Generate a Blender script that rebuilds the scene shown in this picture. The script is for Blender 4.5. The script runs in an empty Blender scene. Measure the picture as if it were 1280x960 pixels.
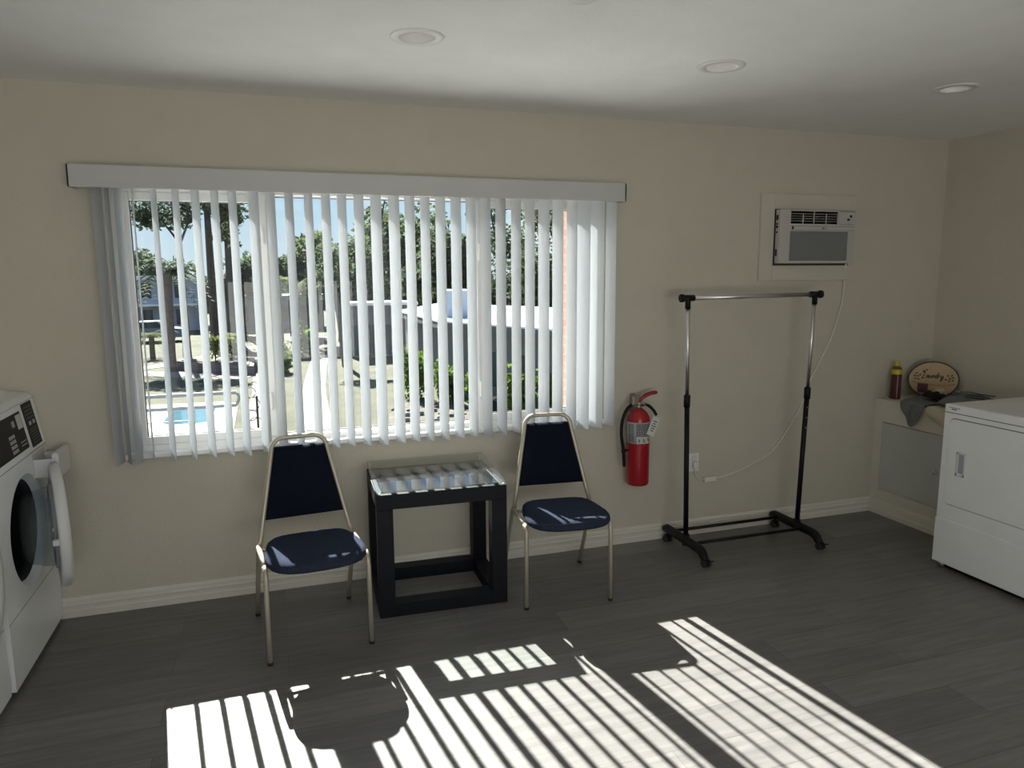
import bpy, bmesh, math, random
from mathutils import Vector, Matrix, Euler

S = bpy.context.scene
COL = S.collection
random.seed(7)

# ---------------------------------------------------------------- camera
FL, YAW, PITCH, ROLL = 911.18, math.radians(18.352), math.radians(8.635), math.radians(-0.375)
CAM = Vector((0, -3.7732, 1.6065))
_f = Vector((math.sin(YAW) * math.cos(PITCH), math.cos(YAW) * math.cos(PITCH), -math.sin(PITCH)))
_r0 = Vector((math.cos(YAW), -math.sin(YAW), 0)); _u0 = _r0.cross(_f)
_r = _r0 * math.cos(ROLL) + _u0 * math.sin(ROLL); _u = -_r0 * math.sin(ROLL) + _u0 * math.cos(ROLL)
cd = bpy.data.cameras.new('camera'); cam = bpy.data.objects.new('camera', cd); COL.objects.link(cam)
M = Matrix((( _r.x, _u.x, -_f.x, CAM.x), (_r.y, _u.y, -_f.y, CAM.y), (_r.z, _u.z, -_f.z, CAM.z), (0, 0, 0, 1)))
cam.matrix_world = M
cd.sensor_width = 36; cd.lens = 36 * FL / 1280; cd.clip_start = 0.05; cd.clip_end = 400
S.camera = cam

# ---------------------------------------------------------------- light
S.view_settings.view_transform = 'Standard'; S.view_settings.look = 'None'
S.view_settings.gamma = 1; S.view_settings.use_curve_mapping = False
S.view_settings.exposure = 0.0
SUN_EL, SUN_S, SKY_S, BACK_W = math.radians(39.0), 26.0, 1.0, 82.0
sd = bpy.data.lights.new('sun', 'SUN'); sd.energy = SUN_S; sd.angle = math.radians(0.53); sd.color = (1.0, 0.95, 0.88)
so = bpy.data.objects.new('sun', sd); COL.objects.link(so)
_h = Vector((0.138, -1, 0)).normalized() * math.cos(SUN_EL)
so.rotation_euler = Vector((_h.x, _h.y, -math.sin(SUN_EL))).to_track_quat('-Z', 'Y').to_euler()
so.location = (-3, 20, 18)

# added fill light behind the camera, tilted up to brighten ceiling and walls
bd_ = bpy.data.lights.new('back_fill_light', 'AREA'); bd_.shape = 'RECTANGLE'; bd_.size = 2.4; bd_.size_y = 1.9; bd_.energy = BACK_W; bd_.color = (1.0, 0.97, 0.92)
bo_ = bpy.data.objects.new('back_fill_light', bd_); COL.objects.link(bo_); bo_.location = (0.6, -6.15, 1.05)
bo_.rotation_euler = Vector((0, 1, 1.8)).to_track_quat('-Z', 'Z').to_euler()

W = bpy.data.worlds.new('sky'); S.world = W; W.use_nodes = True
nt = W.node_tree; nt.nodes.clear()
def N(t, typ, **k):
    n = t.nodes.new(typ)
    for a, b in k.items(): setattr(n, a, b)
    return n
out = N(nt, 'ShaderNodeOutputWorld'); bg = N(nt, 'ShaderNodeBackground'); tc = N(nt, 'ShaderNodeTexCoord')
sx = N(nt, 'ShaderNodeSeparateXYZ'); rp = N(nt, 'ShaderNodeValToRGB')
e = rp.color_ramp.elements
e[0].position = 0.0; e[0].color = (0.74, 0.84, 0.92, 1); e[1].position = 0.6; e[1].color = (0.12, 0.30, 0.72, 1)
_e = rp.color_ramp.elements.new(0.10); _e.color = (0.55, 0.76, 0.95, 1)
_e = rp.color_ramp.elements.new(0.20); _e.color = (0.28, 0.54, 0.88, 1)
nz = N(nt, 'ShaderNodeTexNoise'); nz.inputs['Scale'].default_value = 3.2; nz.inputs['Detail'].default_value = 8
mp = N(nt, 'ShaderNodeMapping'); mp.inputs['Scale'].default_value = (1, 1, 2.6)
cr = N(nt, 'ShaderNodeValToRGB'); cr.color_ramp.elements[0].position = 0.52; cr.color_ramp.elements[1].position = 0.66
mx = N(nt, 'ShaderNodeMixRGB'); mx.inputs[2].default_value = (0.95, 0.96, 0.98, 1)
L = nt.links.new
L(tc.outputs['Generated'], sx.inputs[0]); L(sx.outputs['Z'], rp.inputs[0]); L(tc.outputs['Generated'], mp.inputs[0])
L(mp.outputs[0], nz.inputs['Vector']); L(nz.outputs['Fac'], cr.inputs[0]); L(cr.outputs[0], mx.inputs[0]); L(rp.outputs[0], mx.inputs[1])
L(mx.outputs[0], bg.inputs[0]); bg.inputs[1].default_value = SKY_S; L(bg.outputs[0], out.inputs[0])

# ---------------------------------------------------------------- materials
MATS = {}
def lin(c):
    return tuple(((v / 255) / 12.92 if v / 255 <= 0.04045 else ((v / 255 + 0.055) / 1.055) ** 2.4) for v in c) + (1,)
def mat(name, col, rough=0.5, metal=0.0, bump=0.0, bscale=80, var=0.0, vscale=6, spec=0.5, stretch=None, sheen=0.0):
    """principled material; col in linear albedo; optional noise variation and bump"""
    if name in MATS: return MATS[name]
    m = bpy.data.materials.new(name); m.use_nodes = True; t = m.node_tree; b = t.nodes['Principled BSDF']
    c4 = tuple(col[:3]) + (1,)
    b.inputs['Base Color'].default_value = c4; b.inputs['Roughness'].default_value = rough
    b.inputs['Metallic'].default_value = metal; b.inputs['Specular IOR Level'].default_value = spec
    if sheen: b.inputs['Sheen Weight'].default_value = sheen
    co = N(t, 'ShaderNodeTexCoord')
    src = co.outputs['Object']
    if stretch:
        mpn = N(t, 'ShaderNodeMapping'); mpn.inputs['Scale'].default_value = stretch; t.links.new(src, mpn.inputs[0]); src = mpn.outputs[0]
    n = N(t, 'ShaderNodeTexNoise'); n.inputs['Scale'].default_value = vscale; n.inputs['Detail'].default_value = 5
    t.links.new(src, n.inputs['Vector'])
    r = N(t, 'ShaderNodeValToRGB'); v = max(var, 0.02)
    r.color_ramp.elements[0].position = 0.3; r.color_ramp.elements[1].position = 0.7
    r.color_ramp.elements[0].color = tuple(x * (1 - v) for x in c4[:3]) + (1,)
    r.color_ramp.elements[1].color = tuple(min(1, x * (1 + v)) for x in c4[:3]) + (1,)
    t.links.new(n.outputs['Fac'], r.inputs[0]); t.links.new(r.outputs[0], b.inputs['Base Color'])
    if bump:
        n2 = N(t, 'ShaderNodeTexNoise'); n2.inputs['Scale'].default_value = bscale; n2.inputs['Detail'].default_value = 3
        t.links.new(src, n2.inputs['Vector'])
        bp = N(t, 'ShaderNodeBump'); bp.inputs['Strength'].default_value = bump; bp.inputs['Distance'].default_value = 0.01
        t.links.new(n2.outputs['Fac'], bp.inputs['Height']); t.links.new(bp.outputs[0], b.inputs['Normal'])
    MATS[name] = m
    return m
wall_m = mat('wall_paint', (0.595, 0.555, 0.465), 0.65, bump=0.25, bscale=90, var=0.02, spec=0.3)
ceil_m = mat('ceiling_paint', (0.87, 0.86, 0.835), 0.9, bump=0.18, bscale=120, var=0.02, spec=0.2)
trim_m = mat('trim_paint', (0.70, 0.67, 0.59), 0.45, var=0.02)
white_m = mat('white_vinyl', (0.80, 0.80, 0.79), 0.4)
val_m = mat('valance_vinyl', (0.53, 0.53, 0.515), 0.45)
enamel = mat('white_enamel', (0.89, 0.90, 0.91), 0.28, var=0.01)
enamel_b = mat('white_plastic', (0.70, 0.70, 0.70), 0.4)
seam_m = mat('seam_dark', (0.06, 0.06, 0.065), 0.6)
black_m = mat('black_plastic', (0.008, 0.008, 0.009), 0.45, spec=0.22)
panel_m = mat('panel_black', (0.010, 0.010, 0.012), 0.5, spec=0.25)
key_m = mat('key_grey', (0.42, 0.42, 0.43), 0.5)
chrome_m = mat('chrome', (0.72, 0.72, 0.73), 0.32, 1.0)
steel_m = mat('brushed_steel', (0.5, 0.5, 0.48), 0.35, 1.0)
drum_m = mat('drum_rubber', (0.015, 0.016, 0.02), 0.4)
tube_m = mat('chair_tube', (0.55, 0.50, 0.40), 0.35, 0.35, var=0.03)
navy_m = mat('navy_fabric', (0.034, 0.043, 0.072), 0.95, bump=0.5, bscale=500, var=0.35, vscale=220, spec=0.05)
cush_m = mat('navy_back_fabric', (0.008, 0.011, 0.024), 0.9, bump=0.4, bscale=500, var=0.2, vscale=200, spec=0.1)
tblack_m = mat('table_black', (0.008, 0.009, 0.014), 0.5, var=0.15, vscale=20, spec=0.2)
rub_m = mat('rubber', (0.02, 0.02, 0.02), 0.7)
red_m = mat('extinguisher_red', (0.36, 0.012, 0.02), 0.25)
red_h = mat('handle_red', (0.30, 0.012, 0.016), 0.4)
lab_m = mat('label_silver', (0.42, 0.43, 0.44), 0.35)
ink_m = mat('ink_black', (0.02, 0.02, 0.022), 0.6)
paper_m = mat('paper_white', (0.66, 0.66, 0.63), 0.8)
brass_m = mat('valve_metal', (0.40, 0.39, 0.34), 0.35, 0.9)
acw_m = mat('ac_plastic', (0.52, 0.50, 0.47), 0.45)
acp_m = mat('ac_surround', (0.60, 0.56, 0.475), 0.5)
acf_m = mat('ac_filter', (0.25, 0.26, 0.26), 0.6, bump=0.6, bscale=900, var=0.08, vscale=300)
cord_m = mat('cord_white', (0.78, 0.76, 0.70), 0.5)
cabd_m = mat('cabinet_door', (0.55, 0.56, 0.54), 0.45, var=0.03)
grey_cl = mat('grey_cloth', (0.19, 0.20, 0.205), 0.95, bump=0.5, bscale=300, var=0.12, vscale=30)
dgrey_cl = mat('dark_stripe_cloth', (0.06, 0.063, 0.068), 0.95, bump=0.4, bscale=300)
black_cl = mat('black_cloth', (0.008, 0.008, 0.01), 0.95)
cream_cl = mat('cream_cloth', (0.62, 0.56, 0.43), 0.9, bump=0.4, bscale=200, var=0.05)
maroon_m = mat('maroon_print', (0.085, 0.012, 0.02), 0.4)
yellow_m = mat('yellow_plastic', (0.60, 0.47, 0.02), 0.35)
sign_m = mat('sign_wood', (0.50, 0.37, 0.21), 0.6, var=0.08, vscale=18, stretch=(1, 8, 1))
signr_m = mat('sign_rim', (0.028, 0.018, 0.014), 0.5)
rust_m = mat('sign_red', (0.25, 0.05, 0.025), 0.6)
light_m = mat('downlight_white', (0.78, 0.77, 0.74), 0.4)
lens_m = mat('downlight_lens', (0.86, 0.86, 0.84), 0.35)
# exterior
grass_m = mat('lawn', (0.047, 0.046, 0.017), 0.95, var=0.45, vscale=0.8)
paver_m = mat('pink_pavers', (0.164, 0.130, 0.115), 0.9, var=0.08, vscale=6)
path_m = mat('pale_concrete', (0.179, 0.167, 0.153), 0.9, var=0.06, vscale=3)
deck_m = mat('pool_deck', (0.308, 0.302, 0.291), 0.8)
water_m = mat('pool_water', (0.070, 0.157, 0.194), 0.08, var=0.12, vscale=2)
bark_m = mat('bark', (0.066, 0.051, 0.042), 0.95, bump=0.6, bscale=12, var=0.3, vscale=4)
palmb_m = mat('palm_bark', (0.126, 0.090, 0.072), 0.95, bump=0.6, bscale=9, var=0.3, vscale=5)
def leaf_mat(name, col, var=0.35, vscale=1.5, tr=0.5):
    m = mat(name, col, 0.7, var=var, vscale=vscale, spec=0.06); t = m.node_tree
    b = t.nodes['Principled BSDF']; o = t.nodes['Material Output']; x = N(t, 'ShaderNodeBsdfTranslucent'); q = N(t, 'ShaderNodeMixShader'); q.inputs[0].default_value = tr
    t.links.new(b.inputs['Base Color'].links[0].from_socket, x.inputs['Color']); t.links.new(b.outputs[0], q.inputs[1]); t.links.new(x.outputs[0], q.inputs[2]); t.links.new(q.outputs[0], o.inputs[0])
    return m
leafd_m = leaf_mat('leaf_dark', (0.075, 0.098, 0.058)); leafm_m = leaf_mat('leaf_mid', (0.098, 0.130, 0.064))
leafl_m = leaf_mat('leaf_light', (0.15, 0.18, 0.05)); leafh_m = leaf_mat('leaf_hedge', (0.11, 0.18, 0.028), 0.4, 3)
roof_m = mat('white_roof', (0.850, 0.850, 0.850), 0.7)
bwall_m = mat('grey_stucco', (0.192, 0.180, 0.174), 0.9, var=0.05, vscale=2)
fascia_m = mat('grey_fascia', (0.144, 0.144, 0.144), 0.7)
teal_m = mat('teal_glass', (0.060, 0.096, 0.108), 0.25)
apt_m = mat('pale_stucco', (0.42, 0.43, 0.47), 0.9, var=0.05, vscale=1)
dark_w = mat('dark_window', (0.024, 0.030, 0.042), 0.2)
unit_m = mat('unit_blue_white', (0.300, 0.360, 0.456), 0.5)
rock_m = mat('pale_rock', (0.210, 0.189, 0.168), 0.9, var=0.3, vscale=2)
mulch_m = mat('mulch', (0.090, 0.074, 0.050), 0.95, var=0.5, vscale=6)
car_m = mat('car_paint', (0.150, 0.192, 0.252), 0.3)
iron_m = mat('wrought_iron', (0.048, 0.045, 0.045), 0.5)

def brick_mat(name, c1, c2, mortar, w, h, ms):
    m = bpy.data.materials.new(name); m.use_nodes = True; t = m.node_tree; b = t.nodes['Principled BSDF']
    co = N(t, 'ShaderNodeTexCoord'); br = N(t, 'ShaderNodeTexBrick')
    br.inputs['Scale'].default_value = 1; br.inputs['Brick Width'].default_value = w; br.inputs['Row Height'].default_value = h
    br.inputs['Mortar Size'].default_value = ms; br.inputs['Color1'].default_value = c1 + (1,); br.inputs['Color2'].default_value = c2 + (1,)
    br.inputs['Mortar'].default_value = mortar + (1,)
    sp = N(t, 'ShaderNodeSeparateXYZ'); cb = N(t, 'ShaderNodeCombineXYZ'); ad = N(t, 'ShaderNodeMath')
    t.links.new(co.outputs['Object'], sp.inputs[0]); t.links.new(sp.outputs[0], ad.inputs[0]); t.links.new(sp.outputs[1], ad.inputs[1])
    t.links.new(ad.outputs[0], cb.inputs[0]); t.links.new(sp.outputs[2], cb.inputs[1])
    t.links.new(cb.outputs[0], br.inputs['Vector']); t.links.new(br.outputs['Color'], b.inputs['Base Color'])
    b.inputs['Roughness'].default_value = 0.9
    MATS[name] = m
    return m
salmon_m = brick_mat('salmon_brick', (0.36, 0.20, 0.15), (0.32, 0.17, 0.125), (0.36, 0.27, 0.23), 0.21, 0.075, 0.008)
redb_m = brick_mat('planter_brick', (0.15, 0.108, 0.10), (0.115, 0.085, 0.085), (0.17, 0.145, 0.14), 0.5, 0.16, 0.02)

def floor_mat():
    m = bpy.data.materials.new('vinyl_plank'); m.use_nodes = True; t = m.node_tree; b = t.nodes['Principled BSDF']
    co = N(t, 'ShaderNodeTexCoord'); br = N(t, 'ShaderNodeTexBrick')
    br.inputs['Scale'].default_value = 1; br.inputs['Brick Width'].default_value = 1.22; br.inputs['Row Height'].default_value = 0.18
    br.inputs['Mortar Size'].default_value = 0.0012; br.inputs['Mortar Smooth'].default_value = 0.2; br.offset = 0.37
    br.inputs['Color1'].default_value = (0.205, 0.197, 0.196, 1); br.inputs['Color2'].default_value = (0.150, 0.144, 0.143, 1)
    br.inputs['Mortar'].default_value = (0.095, 0.09, 0.088, 1)
    t.links.new(co.outputs['Object'], br.inputs['Vector'])
    mp = N(t, 'ShaderNodeMapping'); mp.inputs['Scale'].default_value = (1.3, 14, 1); t.links.new(co.outputs['Object'], mp.inputs[0])
    n1 = N(t, 'ShaderNodeTexNoise'); n1.inputs['Scale'].default_value = 2.2; n1.inputs['Detail'].default_value = 8; n1.inputs['Roughness'].default_value = 0.65
    n1.inputs['Distortion'].default_value = 0.4; t.links.new(mp.outputs[0], n1.inputs['Vector'])
    r = N(t, 'ShaderNodeValToRGB'); r.color_ramp.elements[0].position = 0.25; r.color_ramp.elements[1].position = 0.75
    r.color_ramp.elements[0].color = (0.72, 0.72, 0.72, 1); r.color_ramp.elements[1].color = (1.25, 1.24, 1.22, 1)
    t.links.new(n1.outputs['Fac'], r.inputs[0])
    mxn = N(t, 'ShaderNodeMixRGB', blend_type='MULTIPLY'); mxn.inputs[0].default_value = 1
    t.links.new(br.outputs['Color'], mxn.inputs[1]); t.links.new(r.outputs[0], mxn.inputs[2]); t.links.new(mxn.outputs[0], b.inputs['Base Color'])
    b.inputs['Roughness'].default_value = 0.42; b.inputs['Specular IOR Level'].default_value = 0.35
    bp = N(t, 'ShaderNodeBump'); bp.inputs['Strength'].default_value = 0.12; bp.inputs['Distance'].default_value = 0.004
    t.links.new(n1.outputs['Fac'], bp.inputs['Height']); t.links.new(bp.outputs[0], b.inputs['Normal'])
    return m
floor_m = floor_mat()

def slat_mat():
    m = bpy.data.materials.new('blind_vane'); m.use_nodes = True; t = m.node_tree; t.nodes.clear()
    o = N(t, 'ShaderNodeOutputMaterial'); d = N(t, 'ShaderNodeBsdfPrincipled'); tr = N(t, 'ShaderNodeBsdfTranslucent'); mix = N(t, 'ShaderNodeMixShader')
    co = N(t, 'ShaderNodeTexCoord'); n = N(t, 'ShaderNodeTexNoise'); n.inputs['Scale'].default_value = 60
    mp = N(t, 'ShaderNodeMapping'); mp.inputs['Scale'].default_value = (3, 3, 0.05)
    r = N(t, 'ShaderNodeValToRGB'); r.color_ramp.elements[0].color = (0.80, 0.81, 0.81, 1); r.color_ramp.elements[1].color = (0.87, 0.88, 0.88, 1)
    t.links.new(co.outputs['Object'], mp.inputs[0]); t.links.new(mp.outputs[0], n.inputs['Vector']); t.links.new(n.outputs['Fac'], r.inputs[0])
    t.links.new(r.outputs[0], d.inputs['Base Color']); d.inputs['Roughness'].default_value = 0.45
    tr.inputs['Color'].default_value = (0.52, 0.55, 0.59, 1); mix.inputs[0].default_value = 0.45
    t.links.new(d.outputs[0], mix.inputs[1]); t.links.new(tr.outputs[0], mix.inputs[2])
    tp = N(t, 'ShaderNodeBsdfTransparent'); mt = N(t, 'ShaderNodeMixShader'); mt.inputs[0].default_value = 0.08
    t.links.new(mix.outputs[0], mt.inputs[1]); t.links.new(tp.outputs[0], mt.inputs[2]); t.links.new(mt.outputs[0], o.inputs[0])
    return m
slat_m = slat_mat()

def glass_mat(name, tint, refl=1.0, dust=0.0, dustcol=(0.7, 0.72, 0.72)):
    """thin architectural glass: see-through with mirror reflections and a little dust"""
    m = bpy.data.materials.new(name); m.use_nodes = True; t = m.node_tree; t.nodes.clear()
    o = N(t, 'ShaderNodeOutputMaterial'); tp = N(t, 'ShaderNodeBsdfTransparent'); gl = N(t, 'ShaderNodeBsdfGlossy'); fr = N(t, 'ShaderNodeFresnel')
    fr.inputs['IOR'].default_value = 1.5; gl.inputs['Roughness'].default_value = 0.02
    tp.inputs['Color'].default_value = tint + (1,)
    ge = N(t, 'ShaderNodeNewGeometry'); mu = N(t, 'ShaderNodeMath', operation='MULTIPLY'); iv = N(t, 'ShaderNodeMath', operation='SUBTRACT'); iv.inputs[0].default_value = 1
    t.links.new(ge.outputs['Backfacing'], iv.inputs[1]); t.links.new(fr.outputs[0], mu.inputs[0]); t.links.new(iv.outputs[0], mu.inputs[1])
    m1 = N(t, 'ShaderNodeMixShader'); m3 = N(t, 'ShaderNodeMath', operation='MULTIPLY', use_clamp=True); m3.inputs[1].default_value = refl; t.links.new(mu.outputs[0], m3.inputs[0]); t.links.new(m3.outputs[0], m1.inputs[0]); t.links.new(tp.outputs[0], m1.inputs[1]); t.links.new(gl.outputs[0], m1.inputs[2])
    last = m1
    if dust:
        df = N(t, 'ShaderNodeBsdfDiffuse'); df.inputs['Color'].default_value = dustcol + (1,)
        co = N(t, 'ShaderNodeTexCoord'); n = N(t, 'ShaderNodeTexNoise'); n.inputs['Scale'].default_value = 9; n.inputs['Detail'].default_value = 6
        t.links.new(co.outputs['Object'], n.inputs['Vector'])
        mr = N(t, 'ShaderNodeMapRange'); mr.inputs['From Min'].default_value = 0.3; mr.inputs['From Max'].default_value = 0.7
        mr.inputs['To Min'].default_value = dust * 0.6; mr.inputs['To Max'].default_value = dust * 1.4
        t.links.new(n.outputs['Fac'], mr.inputs['Value'])
        m2 = N(t, 'ShaderNodeMixShader'); t.links.new(mr.outputs[0], m2.inputs[0]); t.links.new(m1.outputs[0], m2.inputs[1]); t.links.new(df.outputs[0], m2.inputs[2]); last = m2
    t.links.new(last.outputs[0], o.inputs[0])
    return m
win_gl = glass_mat('window_glass', (0.95, 0.98, 0.97))
top_gl = glass_mat('table_glass', (0.94, 0.97, 0.96), refl=1.9, dust=0.012)
bowl_gl = glass_mat('door_bowl_glass', (0.72, 0.77, 0.80), dust=0.05)

# ---------------------------------------------------------------- mesh helpers
def wm(o):
    m = o.matrix_basis.copy()
    return wm(o.parent) @ m if o.parent else m

class MB:
    def __init__(s): s.b = bmesh.new()
    def box(s, x0, y0, z0, x1, y1, z1, bev=0.0, mi=0, rot=None, seg=2):
        c = Vector(((x0 + x1) / 2, (y0 + y1) / 2, (z0 + z1) / 2))
        g = bmesh.ops.create_cube(s.b, size=1); vs = g['verts']
        bmesh.ops.scale(s.b, vec=(abs(x1 - x0), abs(y1 - y0), abs(z1 - z0)), verts=vs)
        fs = set(f for v in vs for f in v.link_faces)
        if bev:
            es = list(set(e_ for v in vs for e_ in v.link_edges))
            r = bmesh.ops.bevel(s.b, geom=es, offset=bev, segments=seg, affect='EDGES', profile=0.5)
            vs = list(set(v for f in r['faces'] for v in f.verts) | set(v for v in vs if v.is_valid)); fs = set(f for v in vs for f in v.link_faces)
        if rot is not None: bmesh.ops.rotate(s.b, cent=(0, 0, 0), matrix=rot, verts=vs)
        bmesh.ops.translate(s.b, vec=c, verts=vs)
        for f in fs: f.material_index = mi
        return s
    def poly_prism(s, pts, axis, a0, a1, mi=0):
        """polygon (2D pts) extruded along axis 'x','y' or 'z' from a0 to a1"""
        def P(p, a): return {'x': (a, p[0], p[1]), 'y': (p[0], a, p[1]), 'z': (p[0], p[1], a)}[axis]
        A = [s.b.verts.new(P(p, a0)) for p in pts]; B = [s.b.verts.new(P(p, a1)) for p in pts]; n = len(pts)
        fs = [s.b.faces.new(A), s.b.faces.new(B[::-1])]
        for i in range(n): fs.append(s.b.faces.new((A[i], B[i], B[(i + 1) % n], A[(i + 1) % n])))
        for f in fs: f.material_index = mi
        return s
    def tube(s, pts, r, seg=10, mi=0, flat=1.0, closed=False):
        pts = [Vector(p) for p in pts]; n = len(pts); rr = r if isinstance(r, (list, tuple)) else [r] * n
        rings = []; up = None
        for i, p in enumerate(pts):
            if closed: d = pts[(i + 1) % n] - pts[i - 1]
            else: d = pts[min(i + 1, n - 1)] - pts[max(i - 1, 0)]
            d.normalize()
            if up is None:
                up = Vector((0, 0, 1)) if abs(d.z) < 0.9 else Vector((0, 1, 0))
            u = (up - d * up.dot(d)).normalized(); up = u; v = d.cross(u)
            rings.append([s.b.verts.new(p + (u * math.cos(2 * math.pi * k / seg) + v * math.sin(2 * math.pi * k / seg) * flat) * rr[i]) for k in range(seg)])
        m = n if closed else n - 1
        for i in range(m):
            a, b_ = rings[i], rings[(i + 1) % n]
            for k in range(seg):
                f = s.b.faces.new((a[k], a[(k + 1) % seg], b_[(k + 1) % seg], b_[k])); f.material_index = mi; f.smooth = True
        if not closed:
            for ring in (rings[0][::-1], rings[-1]):
                f = s.b.faces.new(ring); f.material_index = mi
        return s
    def lathe(s, prof, c, axis='z', seg=32, mi=0, frm=None, close=False):
        """revolve (radius, height) profile; frm = 3x3 matrix for other orientation"""
        if frm is None:
            frm = {'z': Matrix.Identity(3), 'x': Matrix(((0, 0, 1), (1, 0, 0), (0, 1, 0))), 'y': Matrix(((1, 0, 0), (0, 0, 1), (0, -1, 0)))}[axis]
        c = Vector(c); rings = []
        for (r, h) in prof:
            if r < 1e-6: rings.append([s.b.verts.new(c + frm @ Vector((0, 0, h)))])
            else: rings.append([s.b.verts.new(c + frm @ Vector((r * math.cos(2 * math.pi * k / seg), r * math.sin(2 * math.pi * k / seg), h))) for k in range(seg)])
        pairs = list(zip(rings[:-1], rings[1:]))
        if close: pairs.append((rings[-1], rings[0]))
        for a, b_ in pairs:
            for k in range(seg):
                k2 = (k + 1) % seg
                vs = [a[k % len(a)], a[k2 % len(a)], b_[k2 % len(b_)], b_[k % len(b_)]]
                q = []
                for v in vs:
                    if v not in q: q.append(v)
                if len(q) > 2:
                    f = s.b.faces.new(q); f.material_index = mi; f.smooth = True
        return s
    def sphere(s, c, r, mi=0, sub=2, sc=(1, 1, 1)):
        g = bmesh.ops.create_icosphere(s.b, subdivisions=sub, radius=r); vs = g['verts']
        bmesh.ops.scale(s.b, vec=sc, verts=vs); bmesh.ops.translate(s.b, vec=c, verts=vs)
        for f in set(f for v in vs for f in v.link_faces): f.material_index = mi; f.smooth = True
        return s
    def grid(s, fn, nu, nv, mi=0, smooth=True):
        vs = [[s.b.verts.new(fn(i / nu, j / nv)) for j in range(nv + 1)] for i in range(nu + 1)]
        for i in range(nu):
            for j in range(nv):
                f = s.b.faces.new((vs[i][j], vs[i + 1][j], vs[i + 1][j + 1], vs[i][j + 1])); f.material_index = mi; f.smooth = smooth
        return s
    def build(s, name, mats, parent=None, world=True, fix=True):
        if fix: bmesh.ops.recalc_face_normals(s.b, faces=s.b.faces[:])
        me = bpy.data.meshes.new(name)
        if parent is not None and world: s.b.transform(wm(parent).inverted())
        s.b.to_mesh(me); s.b.free()
        for m in (mats if isinstance(mats, (list, tuple)) else [mats]): me.materials.append(m)
        o = bpy.data.objects.new(name, me); COL.objects.link(o)
        if parent is not None: o.parent = parent
        return o

def tag(o, label, cat, group=None, kind=None):
    o['label'] = label; o['category'] = cat
    if group: o['group'] = group
    if kind: o['kind'] = kind
    return o
def struct(o): o['kind'] = 'structure'; return o
def thing(name, label, cat, loc=(0, 0, 0), rz=0.0, group=None):
    o = bpy.data.objects.new(name, None); COL.objects.link(o); o.empty_display_size = 0.1
    o.location = loc; o.rotation_euler = (0, 0, rz); tag(o, label, cat, group)
    return o
def copy_tree(o, parent=None):
    c = o.copy(); COL.objects.link(c)
    if parent is not None: c.parent = parent
    for ch in list(o.children): copy_tree(ch, c)
    return c
def arc(c, r, a0, a1, n, u, v):
    c, u, v = Vector(c), Vector(u), Vector(v)
    return [c + u * r * math.cos(math.radians(a0 + (a1 - a0) * i / n)) + v * r * math.sin(math.radians(a0 + (a1 - a0) * i / n)) for i in range(n + 1)]
def smooth_path(pts, n=8):
    """Catmull-Rom through points"""
    P = [Vector(p) for p in pts]; P = [P[0] * 2 - P[1]] + P + [P[-1] * 2 - P[-2]]; o = []
    for i in range(1, len(P) - 2):
        for k in range(n):
            t = k / n
            o.append(0.5 * ((2 * P[i]) + (P[i + 1] - P[i - 1]) * t + (2 * P[i - 1] - 5 * P[i] + 4 * P[i + 1] - P[i + 2]) * t * t + (3 * P[i] - P[i - 1] - 3 * P[i + 1] + P[i + 2]) * t ** 3))
    o.append(P[-2]); return o
def text_mesh(name, body, size, m, parent, frame, extrude=0.0006, align='CENTER'):
    """lettering as a mesh; frame = 4x4 world matrix (x along text, z out of the face)"""
    cu = bpy.data.curves.new(name, 'FONT'); cu.body = body; cu.size = size; cu.extrude = extrude; cu.align_x = align; cu.align_y = 'CENTER'
    t = bpy.data.objects.new(name, cu); COL.objects.link(t)
    dg = bpy.context.evaluated_depsgraph_get(); me = bpy.data.meshes.new_from_object(t.evaluated_get(dg))
    bpy.data.objects.remove(t); bpy.data.curves.remove(cu)
    me.transform(wm(parent).inverted() @ frame); me.materials.clear(); me.materials.append(m)
    o = bpy.data.objects.new(name, me); COL.objects.link(o); o.parent = parent
    return o
def frame4(o, x, z):
    x, z = Vector(x).normalized(), Vector(z).normalized(); y = z.cross(x)
    return Matrix(((x.x, y.x, z.x, o[0]), (x.y, y.y, z.y, o[1]), (x.z, y.z, z.z, o[2]), (0, 0, 0, 1)))

# ================================================================ ROOM SHELL
XL, XR, YB, HC = -1.80, 4.26, -6.2, 2.44
WX0, WX1, WZ0, WZ1, WT = -0.665, 1.80, 0.765, 2.03, 0.16
struct(MB().box(XL - 0.15, YB - 0.15, -0.12, XR + 0.15, WT, 0).build('floor', floor_m))
DL = [(0.553, -1.062), (1.813, -1.058), (3.07, -1.064)]   # recessed lights
# ceiling with round recesses: slab built as a grid of strips around square cut-outs, closed by the light trims
ce = MB(); ys = [YB - 0.15, -1.062 - 0.068, -1.062 + 0.068, WT]
ce.box(XL - 0.15, YB - 0.15, HC, XR + 0.15, -1.130, HC + 0.12); ce.box(XL - 0.15, -0.994, HC, XR + 0.15, WT, HC + 0.12)
xs = [XL - 0.15] + [v for d in DL for v in (d[0] - 0.068, d[0] + 0.068)] + [XR + 0.15]
for i in range(0, len(xs), 2): ce.box(xs[i], -1.130, HC, xs[i + 1], -0.994, HC + 0.12)
struct(ce.build('ceiling', ceil_m))
w = MB(); w.box(XL - 0.15, 0, 0, WX0, WT, HC); w.box(WX1, 0, 0, XR + 0.15, WT, HC); w.box(WX0, 0, 0, WX1, WT, WZ0); w.box(WX0, 0, WZ1, WX1, WT, HC)
struct(w.build('wall_front', wall_m))
struct(MB().box(XR, YB, 0, XR + 0.15, 0, HC).build('wall_right', wall_m))
struct(MB().box(XL - 0.15, YB, 0, XL, 0, HC).build('wall_left', wall_m))
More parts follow.
